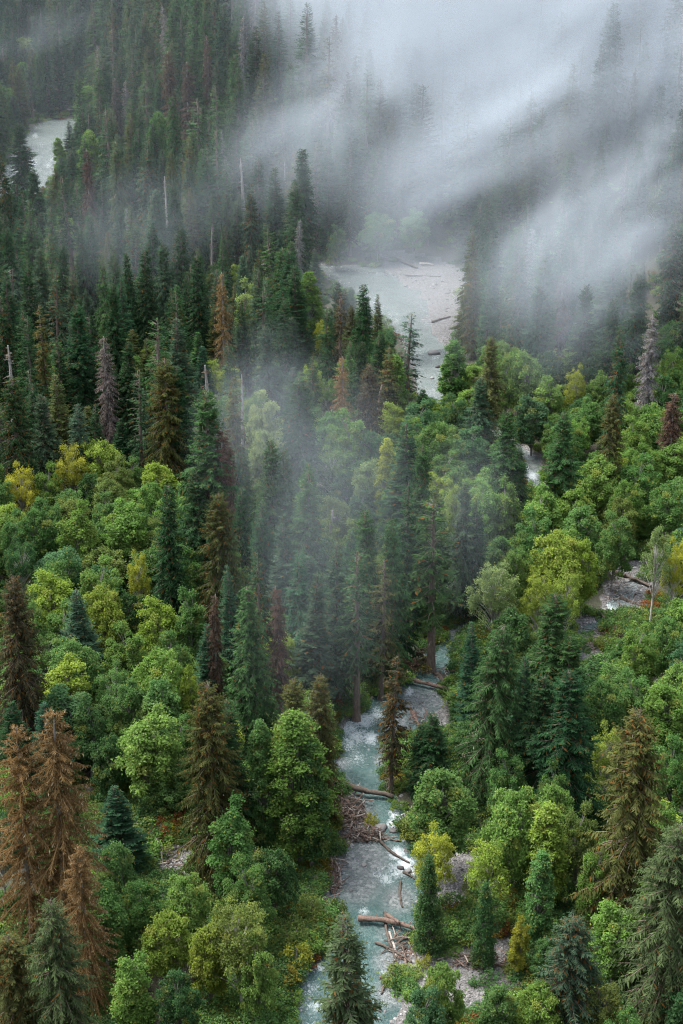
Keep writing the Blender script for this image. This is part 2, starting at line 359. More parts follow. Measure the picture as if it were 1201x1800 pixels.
def broadleaf(key, seed, H=18, R=5.0, zc=0.58, nclump=46, rc=(1.0, 1.9), nleaf=230, leaf=0.40, bark=None, dryp=0.06, skirt=0.3, trunks=1, squash=0.75, top=1.0, shape='dome', open_=0.0):
    rng = np.random.default_rng(seed)
    c0 = H * zc; rz = H - c0 - rc[0] * 0.5
    C = []
    k = 0
    while len(C) < nclump:
        u = rng.random(); v = rng.random() * 2 * math.pi; k += 1
        cz = 1 - u * (1 + skirt); sr = math.sqrt(max(0, 1 - min(1, cz * cz)))
        f = rng.uniform(0.66, 1.0) if rng.random() < 0.8 else rng.uniform(0.2, 0.66)
        f *= 0.74 + 0.44 * float(vnoise(np.array([v * 1.1]), np.array([cz * 2.0 + 7]), seed)[0])
        if shape == 'dome': p = np.array((R * sr * f * math.cos(v), R * sr * f * math.sin(v), c0 + (rz * cz * f if cz > 0 else H * 0.32 * cz * f)))
        elif shape == 'column':
            h = rng.random(); rr = R * (math.sin(math.pi * min(1, 0.12 + 0.88 * h) ** 0.8) ** 0.6) * f
            p = np.array((rr * math.cos(v), rr * math.sin(v), H * (0.16 + 0.80 * h)))
        else:
            h = rng.random() ** 1.1; rr = R * (1 - h) ** 0.75 * f
            p = np.array((rr * math.cos(v), rr * math.sin(v), H * (0.04 + 0.93 * h)))
        if len(C) > 3 and min(np.linalg.norm((p - q) * (1, 1, 1.3)) for q in C) < rc[0] * (0.85 - 0.006 * min(k - len(C), 100)): continue
        C.append(p)
    C = np.array(C); rad = rng.uniform(*rc, len(C)) * (0.8 if shape != 'dome' else 1)
    ctint = np.clip(rng.normal(0.5, 0.22, len(C)), 0, 1); cdry = np.clip(rng.normal(0.0, 1, len(C)) - 1.1, 0, 1)
    n = (nleaf * (rad / np.mean(rad)) ** 2).astype(int); idx = np.repeat(np.arange(len(C)), n); m = len(idx)
    d = rng.normal(0, 1, (m, 3)); d /= np.linalg.norm(d, axis=1)[:, None]
    low = d[:, 2] < -0.15; d[low, 2] *= -rng.choice([1, 1, -0.6], low.sum())
    out = C[idx] - np.array((0, 0, c0 * 0.9)); out /= np.linalg.norm(out, axis=1)[:, None]
    d = d + out * 0.35; d /= np.linalg.norm(d, axis=1)[:, None]
    rr = rad[idx] * (1 - 0.35 * rng.random(m) ** 2.2) * (0.85 + 0.3 * vnoise(d[:, 0] * 2.3 + idx * 3.1, d[:, 1] * 2.3 + d[:, 2] * 2, seed))
    P = C[idx] + d * rr[:, None] * np.array((1, 1, squash))
    P = P + rng.normal(0, 0.24, P.shape) * (1 + (rng.random(len(P)) < .12)[:, None])
    nn = d * 0.55 + np.array((0, 0, 0.5)) + rng.normal(0, 0.42, (m, 3)); nn /= np.linalg.norm(nn, axis=1)[:, None]
    a = rng.normal(0, 1, (m, 3)); A = np.cross(nn, a); A /= np.linalg.norm(A, axis=1)[:, None]; B = np.cross(nn, A)
    l = leaf * rng.uniform(0.65, 1.35, m)
    V = np.stack([P - A * (l * .55)[:, None], P + B * (l * .38)[:, None] + nn * (l * .1)[:, None], P + A * (l * .6)[:, None] - nn * (l * .12)[:, None], P - B * (l * .38)[:, None] + nn * (l * .1)[:, None]], 1).reshape(-1, 3)
    F = np.arange(4 * m).reshape(m, 4)
    ti = np.clip(0.6 * ctint[idx] + 0.4 * rng.random(m), 0, 1); dr = np.clip(cdry[idx] * 0.45 + (rng.random(m) < dryp * .6) * 0.7, 0, 1)
    tb = Bag()
    for q in range(trunks):
        b0 = np.array((0.5 * math.cos(q * 2.4), 0.5 * math.sin(q * 2.4), 0)) * (trunks > 1)
        tp = np.array((rng.normal(0, R * 0.12), rng.normal(0, R * 0.12), H * (0.72 if shape == 'dome' else 0.9)))
        pts = np.array([b0 + (tp - b0) * s + np.array((math.sin(s * 4 + q) * 0.25 * s, math.cos(s * 3 + q) * 0.25 * s, 0)) for s in np.linspace(-0.04, 1, 9)])
        r0 = H * 0.0125 / math.sqrt(trunks)
        tb.add(*tube(pts, r0 * (1 - 0.8 * np.linspace(0, 1, 9)) + 0.03, 7), tint=.5, dry=0.)
        for c in C[rng.random(len(C)) < 0.75 / trunks]:
            s = np.clip((c[2] / tp[2] - 0.25) * 0.85, 0.2, 0.95); a0 = b0 + (tp - b0) * s
            e = a0 + (c - a0) * 0.92; md = (a0 + e) / 2 + np.array((0, 0, 0.08 * np.linalg.norm(e - a0)))
            q1 = (a0 * 0.4 + md * 0.6); 
            tb.add(*tube(np.array([a0, q1, md, e]), np.array([0.10, 0.08, 0.06, 0.02]) * H / 18, 4), tint=.5, dry=0.)
    bk = bark or M_BARKG
    PROTO[key] = dict(trunk=tb.mesh('broadleaf_trunk', [bk], True), crown=mesh('broadleaf_crown', V, F, M_LEAF, fattr=dict(tint=ti, dry=dr)), H=H, R=R + rc[1] * 0.55, kind='broadleaf')
    fb = Bag(); fb.add(np.concatenate(tb.V), np.concatenate(tb.F), 0, tint=.5, dry=0.); fb.add(V, F, 1, tint=ti, dry=dr)
    PROTO[key]['far'] = fb.mesh('broadleaf_far', [bk, M_LEAF_I])

conifer('S0', 1, R=4.2, zb=3); conifer('S1', 2, R=4.0, zb=5, nb=5, spacing=0.7, droop=0.45, hang=0.4); conifer('S2', 3, R=4.6, zb=4, prof=0.7, nb=6, hang=0.35, lift=0.2)
conifer('F0', 4, R=3.9, zb=2, spacing=0.75, nb=7, prof=0.75, droop=0.12, lift=0.25, hang=0.05, e_bot=-2, ds=0.3, tw=1.0, wd=0.36)
conifer('F1', 5, R=3.7, zb=3, spacing=0.7, nb=7, prof=0.7, droop=0.2, lift=0.25, hang=0.1, e_bot=-8, ds=0.3, tw=1.0, wd=0.36)
conifer('C0', 6, R=3.6, zb=1.5, spacing=0.5, nb=8, prof=0.6, droop=0.5, hang=0.8, tw=1.3, wd=0.3, e_bot=-15, dry_in=0.02, gap=0.02)
conifer('C1', 7, R=3.4, zb=2.5, spacing=0.55, nb=7, prof=0.55, droop=0.5, hang=0.7, tw=1.2, dry_in=0.03)
conifer('M0', 8, R=4.2, zb=4, spacing=0.66, nb=6, prof=0.6, droop=0.5, hang=0.7, dryp=0.05, dry_in=0.22, gap=0.08, ds=0.32)
conifer('M1', 9, R=3.8, zb=7, spacing=0.9, nb=5, prof=0.6, droop=0.45, hang=0.7, dryp=0.06, dry_in=0.25, gap=0.15, ds=0.34)
conifer('T0', 10, R=3.2, zb=12, spacing=0.9, nb=4, prof=0.55, droop=0.4, hang=0.4, gap=0.25, ds=0.38)
conifer('T1', 11, R=3.0, zb=9, spacing=0.85, nb=4, prof=0.5, droop=0.5, hang=0.5, gap=0.25, ds=0.4)
conifer('Y0', 12, H=14, R=2.6, zb=0.6, spacing=0.4, nb=7, prof=0.9, ds=0.22, tw=0.7, wd=0.36, droop=0.15, lift=0.2, hang=0.1, e_bot=0)
conifer('L0', 13, R=4.4, zb=3, spacing=0.6, nb=6, prof=0.62, droop=0.6, hang=0.9, tw=1.5, wd=0.2, ds=0.3, dry_in=0.05)
conifer('L1', 14, R=7.6, zb=3, spacing=0.6, nb=7, prof=0.62, droop=0.55, hang=0.9, tw=1.0, wd=0.2, ds=0.26, dry_in=0.05)
conifer('M2', 15, R=7.0, zb=4, spacing=0.62, nb=7, prof=0.6, droop=0.5, hang=0.8, tw=1.0, wd=0.24, ds=0.26, dryp=0.05, dry_in=0.25, gap=0.08)
conifer('S3', 16, R=7.0, zb=4, spacing=0.6, nb=7, prof=0.66, droop=0.4, hang=0.45, tw=1.05, wd=0.27, ds=0.27, lift=0.15)
WIDE = {'L0': 'L1', 'M0': 'M2', 'M1': 'M2', 'S0': 'S3', 'S1': 'S3', 'S2': 'S3'}
dead('G0', 20, H=37, R=8.0, zb=8, lichen=0.45, dryp=0.20, dry_in=0.8, prof=0.42, ds=0.27, spacing=0.85, nb=6, gap=0.12, tw=0.8, wd=0.10, hang=0.45, droop=0.28)
dead('G1', 21, H=40, R=7.4, zb=4, lichen=0.40, dryp=0.45, dry_in=0.5, prof=0.46, ds=0.22, spacing=0.7, nb=6, gap=0.10, tw=0.85, wd=0.12, hang=0.6, droop=0.38)
dead('D0', 22, H=34, R=3.0, zb=6, dryp=0.06, prof=0.6, ds=0.26, nb=6, tw=1.1, wd=0.16, hang=0.7, lichen=0.9, droop=0.5)
dead('D1', 23, H=32, R=2.6, zb=9, dryp=0.10, dry_in=0.15, prof=0.5, ds=0.24, nb=6, tw=1.1, wd=0.2, hang=0.7, needles=0.5, droop=0.5)
dead('B0', 24, H=28, R=1.4, zb=8, spacing=1.2, nb=3, gap=0.4, ds=0.9, broken=0.02, bark=M_BARKG)
dead('B1', 25, H=24, R=1.0, zb=10, spacing=1.4, nb=2, gap=0.3, ds=1.0, broken=0.03)
broadleaf('A0', 30, zc=0.5, nclump=105, rc=(0.65, 1.2), nleaf=125, skirt=0.7); broadleaf('A1', 31, R=4.2, H=19, zc=0.5, nclump=100, rc=(0.65, 1.15), nleaf=125, skirt=0.8); broadleaf('A2', 32, R=5.6, H=17, zc=0.5, nclump=125, rc=(0.65, 1.2), nleaf=120, skirt=0.6)
broadleaf('A3', 33, R=3.8, H=20, zc=0.45, nclump=100, rc=(0.65, 1.15), nleaf=125, skirt=0.9); broadleaf('A4', 34, R=5.0, H=17, zc=0.55, nclump=105, rc=(0.5, 0.95), nleaf=100, leaf=0.28, bark=M_BARKW, skirt=0.5)
broadleaf('A5', 35, R=4.6, H=16, zc=0.45, nclump=115, rc=(0.6, 1.0), nleaf=110, trunks=3, skirt=0.8)
broadleaf('K0', 36, H=28, R=4.0, nclump=170, rc=(0.7, 1.3), nleaf=120, shape='column', leaf=0.34); broadleaf('K1', 37, H=24, R=3.0, nclump=125, rc=(0.65, 1.2), nleaf=120, shape='column')
broadleaf('P0', 38, H=14, R=2.3, nclump=120, rc=(0.45, 0.75), nleaf=100, shape='cone', leaf=0.24)
broadleaf('W0', 39, H=18, R=3.8, zc=0.6, nclump=60, rc=(0.5, 0.9), nleaf=80, leaf=0.28, bark=M_BARKW, skirt=0.3)
broadleaf('U0', 40, H=3.0, R=1.9, zc=0.3, nclump=16, rc=(0.45, 0.8), nleaf=60, leaf=0.26, trunks=3); broadleaf('U1', 41, H=2.0, R=1.6, zc=0.2, nclump=12, rc=(0.4, 0.7), nleaf=55, leaf=0.24, trunks=3)

# ------------------------------------------------------------------ the ground and the water
def gmat():
    m, t, out = nmat('forest_floor')
    tc = N(t, 'ShaderNodeTexCoord').outputs['Object']
    n1 = N(t, 'ShaderNodeTexNoise', i_Scale=0.12, i_Detail=8.0, i_Roughness=0.65); t.links.new(tc, n1.inputs['Vector'])
    n2 = N(t, 'ShaderNodeTexNoise', i_Scale=1.6, i_Detail=6.0, i_Roughness=0.7); t.links.new(tc, n2.inputs['Vector'])
    soil = ramp(t, n1.outputs[0], [(0.35, (0.020, 0.016, 0.010)), (0.5, (0.026, 0.026, 0.012)), (0.62, (0.022, 0.036, 0.012))])
    soil = mixc(t, math_(t, 'MULTIPLY', n2.outputs[0], 0.35), soil, (0.042, 0.034, 0.018))
    vo = N(t, 'ShaderNodeTexVoronoi', i_Scale=2.4); t.links.new(tc, vo.inputs['Vector'])
    v2 = N(t, 'ShaderNodeTexVoronoi', i_Scale=7.0); t.links.new(tc, v2.inputs['Vector'])
    st = ramp(t, N_sep(t, vo.outputs['Color']), [(0.0, (0.036, 0.034, 0.032)), (0.5, (0.085, 0.081, 0.078)), (1.0, (0.20, 0.193, 0.187))])
    st2 = ramp(t, N_sep(t, v2.outputs['Color']), [(0.0, (0.05, 0.047, 0.045)), (1.0, (0.18, 0.173, 0.167))])
    st = mixc(t, 0.5, st, st2)
    gr = N(t, 'ShaderNodeAttribute', attribute_name='gravel').outputs['Fac']
    g2 = math_(t, 'ADD', gr, math_(t, 'MULTIPLY', math_(t, 'SUBTRACT', n2.outputs[0], 0.5), 0.9))
    g3 = ramp(t, g2, [(0.40, (0, 0, 0)), (0.60, (1, 1, 1))])
    c = mixc(t, g3, soil, st)
    p = N(t, 'ShaderNodeBsdfPrincipled', i_Roughness=0.85); t.links.new(c, p.inputs['Base Color'])
    hgt = mixc(t, g3, n2.outputs[0], vo.outputs['Distance'])
    bp = N(t, 'ShaderNodeBump', i_Strength=0.8, i_Distance=0.4); t.links.new(hgt, bp.inputs['Height']); t.links.new(bp.outputs[0], p.inputs['Normal'])
    t.links.new(p.outputs[0], out.inputs[0]); return m
def N_sep(t, col):
    s = N(t, 'ShaderNodeSeparateColor'); t.links.new(col, s.inputs[0]); return s.outputs[0]
def grid_axis(segs):
    out = []
    for a, b, st in segs: out.extend(np.arange(a, b, st))
    return np.array(out + [segs[-1][1]])
gx = grid_axis([(-1200, -600, 60), (-600, -240, 18), (-240, -60, 3), (-60, 80, 1.5), (80, 240, 3), (240, 600, 18), (600, 1200, 60)])
gy = grid_axis([(-300, -100, 50), (-100, 150, 10), (150, 430, 1.5), (430, 960, 3.5), (960, 1300, 12), (1300, 1800, 50)])
GX, GY = np.meshgrid(gx, gy); GZ = terrain(GX, GY)
nx, ny = len(gx), len(gy); I = np.arange(nx * ny).reshape(ny, nx)
GF = np.stack([I[:-1, :-1], I[:-1, 1:], I[1:, 1:], I[1:, :-1]], -1).reshape(-1, 4)
dch = np.minimum(chan(GX, GY, W_STREAM), chan(GX, GY, W_RIVER))
grav = 1 - sstep(-2.0, 1.8, dch + 3 * (fbm(GX * .12, GY * .12, 50) - .5))
for P in DRY + [BAR]: grav = np.maximum(grav, in_poly(GX, GY, P) * 0.75)
ground = link('ground', mesh('ground', np.stack([GX, GY, GZ], -1).reshape(-1, 3), GF, gmat(), vattr=dict(gravel=grav.ravel()), smooth=True))
tag(ground, 'forested valley floor and hillside with gravel banks', kind='structure')

FOAM = [(694, 1432, 10, 1.0), (690, 1447, 12, 1.0), (703, 1440, 8, .8), (698, 1500, 16, 1.0), (713, 1518, 16, 1.1), (726, 1530, 10, 1.1), (700, 1528, 24, .75), (680, 1545, 20, .65), (668, 1535, 22, .5),
        (612, 1282, 24, .75), (640, 1268, 22, .8), (652, 1300, 16, .9), (628, 1296, 26, .7), (665, 1258, 16, .75), (612, 1310, 24, .6), (630, 1335, 24, .5), (600, 1345, 20, .45), (720, 1219, 10, .8), (773, 1192, 5, 1.0),
        (560, 1700, 14, .7), (545, 1735, 20, .55), (556, 1770, 22, .6), (530, 1765, 14, .55), (548, 1800, 20, .5), (600, 1745, 30, .4), (560, 1668, 10, .8), (640, 1602, 12, .7), (676, 1710, 8, .7), (690, 1660, 8, .5),
        (1074, 1080, 14, 1.0), (1066, 1072, 12, .9), (1082, 1092, 8, .9), (932, 800, 12, .8), (936, 835, 12, .9), (925, 825, 8, .8), (1028, 1118, 6, .7),
        (672, 548, 24, .35), (690, 560, 24, .4), (684, 582, 20, .4), (655, 530, 18, .4), (640, 515, 18, .35), (700, 600, 16, .5), (765, 625, 10, .6), (755, 690, 16, .4), (790, 545, 8, .5), (790, 622, 8, .6),
        (46, 300, 22, .6), (58, 285, 16, .5), (40, 320, 16, .6), (62, 238, 10, .5), (70, 255, 18, .35), (84, 290, 10, .5), (92, 280, 8, .5), (30, 300, 12, .5), (24, 335, 10, .6), (60, 212, 10, .7), (131, 252, 5, .9)]
SHALLOW = [(640, 1510, 44, 1.0), (630, 1555, 42, .9), (670, 1500, 30, .6), (612, 1520, 24, 1), (700, 1580, 32, .8), (690, 1690, 30, .9), (690, 1745, 32, .9), (675, 1640, 20, .5), (735, 1240, 34, .9), (770, 1230, 26, .9), (700, 1275, 24, .8), (598, 1345, 20, .7), (600, 1380, 18, .8),
           (672, 1340, 16, .8), (680, 1320, 14, .8), (610, 1420, 24, .9), (640, 1430, 24, .7), (800, 1110, 22, .8), (780, 1100, 20, .7), (1030, 1130, 34, .9), (1110, 1030, 40, .8), (1095, 1055, 30, .7), (745, 530, 40, .5), (760, 560, 30, .7), (620, 1330, 30, .35), (560, 1760, 50, .25)]
def spots(x, y, L):
    px, py, _ = proj(x, y, WATER_Z)
    r = np.zeros(np.shape(x))
    for a, b, s, k in L:
        r = np.maximum(r, k * np.exp(-(((px - a) ** 2 + ((py - b) * 1.25) ** 2) / (s * s) * 0.8)))
    return r
def wmat(name, deeps):
    m, t, out = nmat(name)
    tc = N(t, 'ShaderNodeTexCoord').outputs['Object']
    foam = N(t, 'ShaderNodeAttribute', attribute_name='foam').outputs['Fac']; shal = N(t, 'ShaderNodeAttribute', attribute_name='shallow').outputs['Fac']
    mp = N(t, 'ShaderNodeMapping'); mp.inputs['Scale'].default_value = (1, 0.7, 1); t.links.new(tc, mp.inputs[0])
    n1 = N(t, 'ShaderNodeTexNoise', i_Scale=1.5, i_Detail=8.0, i_Roughness=0.78, i_Distortion=1.6); t.links.new(mp.outputs[0], n1.inputs['Vector'])
    n2 = N(t, 'ShaderNodeTexNoise', i_Scale=0.25, i_Detail=4.0); t.links.new(tc, n2.inputs['Vector'])
    vo = N(t, 'ShaderNodeTexVoronoi', i_Scale=2.2); t.links.new(tc, vo.inputs['Vector'])
    v2 = N(t, 'ShaderNodeTexVoronoi', i_Scale=5.5); t.links.new(tc, v2.inputs['Vector'])
    peb = mixc(t, 0.5, ramp(t, N_sep(t, vo.outputs['Color']), [(0, (0.06, 0.07, 0.07)), (.6, (0.13, 0.14, 0.14)), (1, (0.30, 0.31, 0.30))]), ramp(t, N_sep(t, v2.outputs['Color']), [(0, (0.07, 0.08, 0.08)), (1, (0.22, 0.23, 0.23))]))
    deep = ramp(t, n2.outputs[0], [(0.3, deeps[0]), (0.55, deeps[1]), (0.75, deeps[2])])
    deep = mixc(t, 0.22, deep, peb)
    sh = ramp(t, math_(t, 'ADD', shal, math_(t, 'MULTIPLY', math_(t, 'SUBTRACT', n1.outputs[0], 0.5), 0.5)), [(0.2, (0, 0, 0)), (0.7, (1, 1, 1))])
    c = mixc(t, math_(t, 'MULTIPLY', sh, 0.85), deep, peb)
    f = ramp(t, math_(t, 'ADD', math_(t, 'MULTIPLY', foam, 0.48), n1.outputs[0]), [(0.68, (0, 0, 0)), (1.0, (1, 1, 1))])
    c = mixc(t, f, c, (0.50, 0.54, 0.55))
    p = N(t, 'ShaderNodeBsdfPrincipled'); t.links.new(c, p.inputs['Base Color'])
    t.links.new(math_(t, 'MULTIPLY_ADD', f, 0.45, 0.16), p.inputs['Roughness'])
    p.inputs['IOR'].default_value = 1.33
    bp = N(t, 'ShaderNodeBump', i_Strength=0.8, i_Distance=0.4); t.links.new(n1.outputs[0], bp.inputs['Height']); t.links.new(bp.outputs[0], p.inputs['Normal'])
    t.links.new(p.outputs[0], out.inputs[0]); return m
M_STREAM = wmat('stream_water', ((0.010, 0.048, 0.045), (0.028, 0.080, 0.074), (0.07, 0.118, 0.110))); M_RIVER = wmat('river_water', ((0.085, 0.112, 0.103), (0.112, 0.136, 0.126), (0.14, 0.16, 0.15)))
def water(name, line, x0, x1, y0, y1, st, label):
    xs = np.arange(x0, x1, st); ys = np.arange(y0, y1, st); X, Y = np.meshgrid(xs, ys)
    keep = chan(X, Y, line) < 3.0
    fo = spots(X, Y, FOAM); sh = spots(X, Y, SHALLOW)
    rough = 0.10 + 0.5 * fo
    Z = WATER_Z + rough * (fbm(X * 0.55, Y * 0.4, 70) - 0.47) * 1.5 + 0.06 * (vnoise(X * 1.7, Y * 1.1, 77) - .5)
    Z = Z + np.where(Y > W_STREAM[9][1] + 1, 0.35, 0) * (name == 'stream')
    cell = keep[:-1, :-1] | keep[1:, 1:] | keep[1:, :-1] | keep[:-1, 1:]
    I = np.arange(X.size).reshape(X.shape)
    F = np.stack([I[:-1, :-1], I[:-1, 1:], I[1:, 1:], I[1:, :-1]], -1)[cell]
    used = np.unique(F); mp = np.zeros(X.size, int); mp[used] = np.arange(len(used))
    V = np.stack([X, Y, Z], -1).reshape(-1, 3)[used]
    o = link(name, mesh(name, V, mp[F], M_STREAM if name == 'stream' else M_RIVER, vattr=dict(foam=fo.ravel()[used], shallow=sh.ravel()[used]), smooth=True))
    tag(o, label, kind='structure'); return o
water('stream', W_STREAM, -30, 150, 150, 330, 0.5, 'shallow turquoise mountain stream with white riffles')
water('river', W_RIVER, -190, 150, 300, 1000, 1.1, 'broad pale turquoise river behind the trees')

# ------------------------------------------------------------------ trees: where the photograph shows them
C = dict(dg=(.025, .060, .026), g=(.041, .092, .032), bg=(.032, .076, .040), og=(.070, .084, .029), pg=(.066, .102, .046), br=(.076, .054, .039), gb=(.105, .09, .075), rd=(.082, .057, .045), gold=(.165, .112, .048), grey=(.17, .165, .155), cb=(.056, .052, .028), fg=(.046, .084, .050),
         lg=(.120, .215, .050), yg=(.178, .250, .044), ye=(.255, .280, .040), mg=(.084, .168, .050), dl=(.052, .114, .040), pl=(.180, .240, .084), bl=(.070, .145, .064), ol=(.128, .178, .048))
CNAME = dict(dg='dark green', g='green', bg='blue-green', og='olive', pg='pale grey-green', br='brown', gb='grey-brown', rd='rust-red', gold='golden', grey='grey', cb='dark brownish', fg='grey-green', lg='light green', yg='yellow-green', ye='yellow', mg='mid-green', dl='deep green', pl='pale green', bl='bluish green', ol='olive-green')
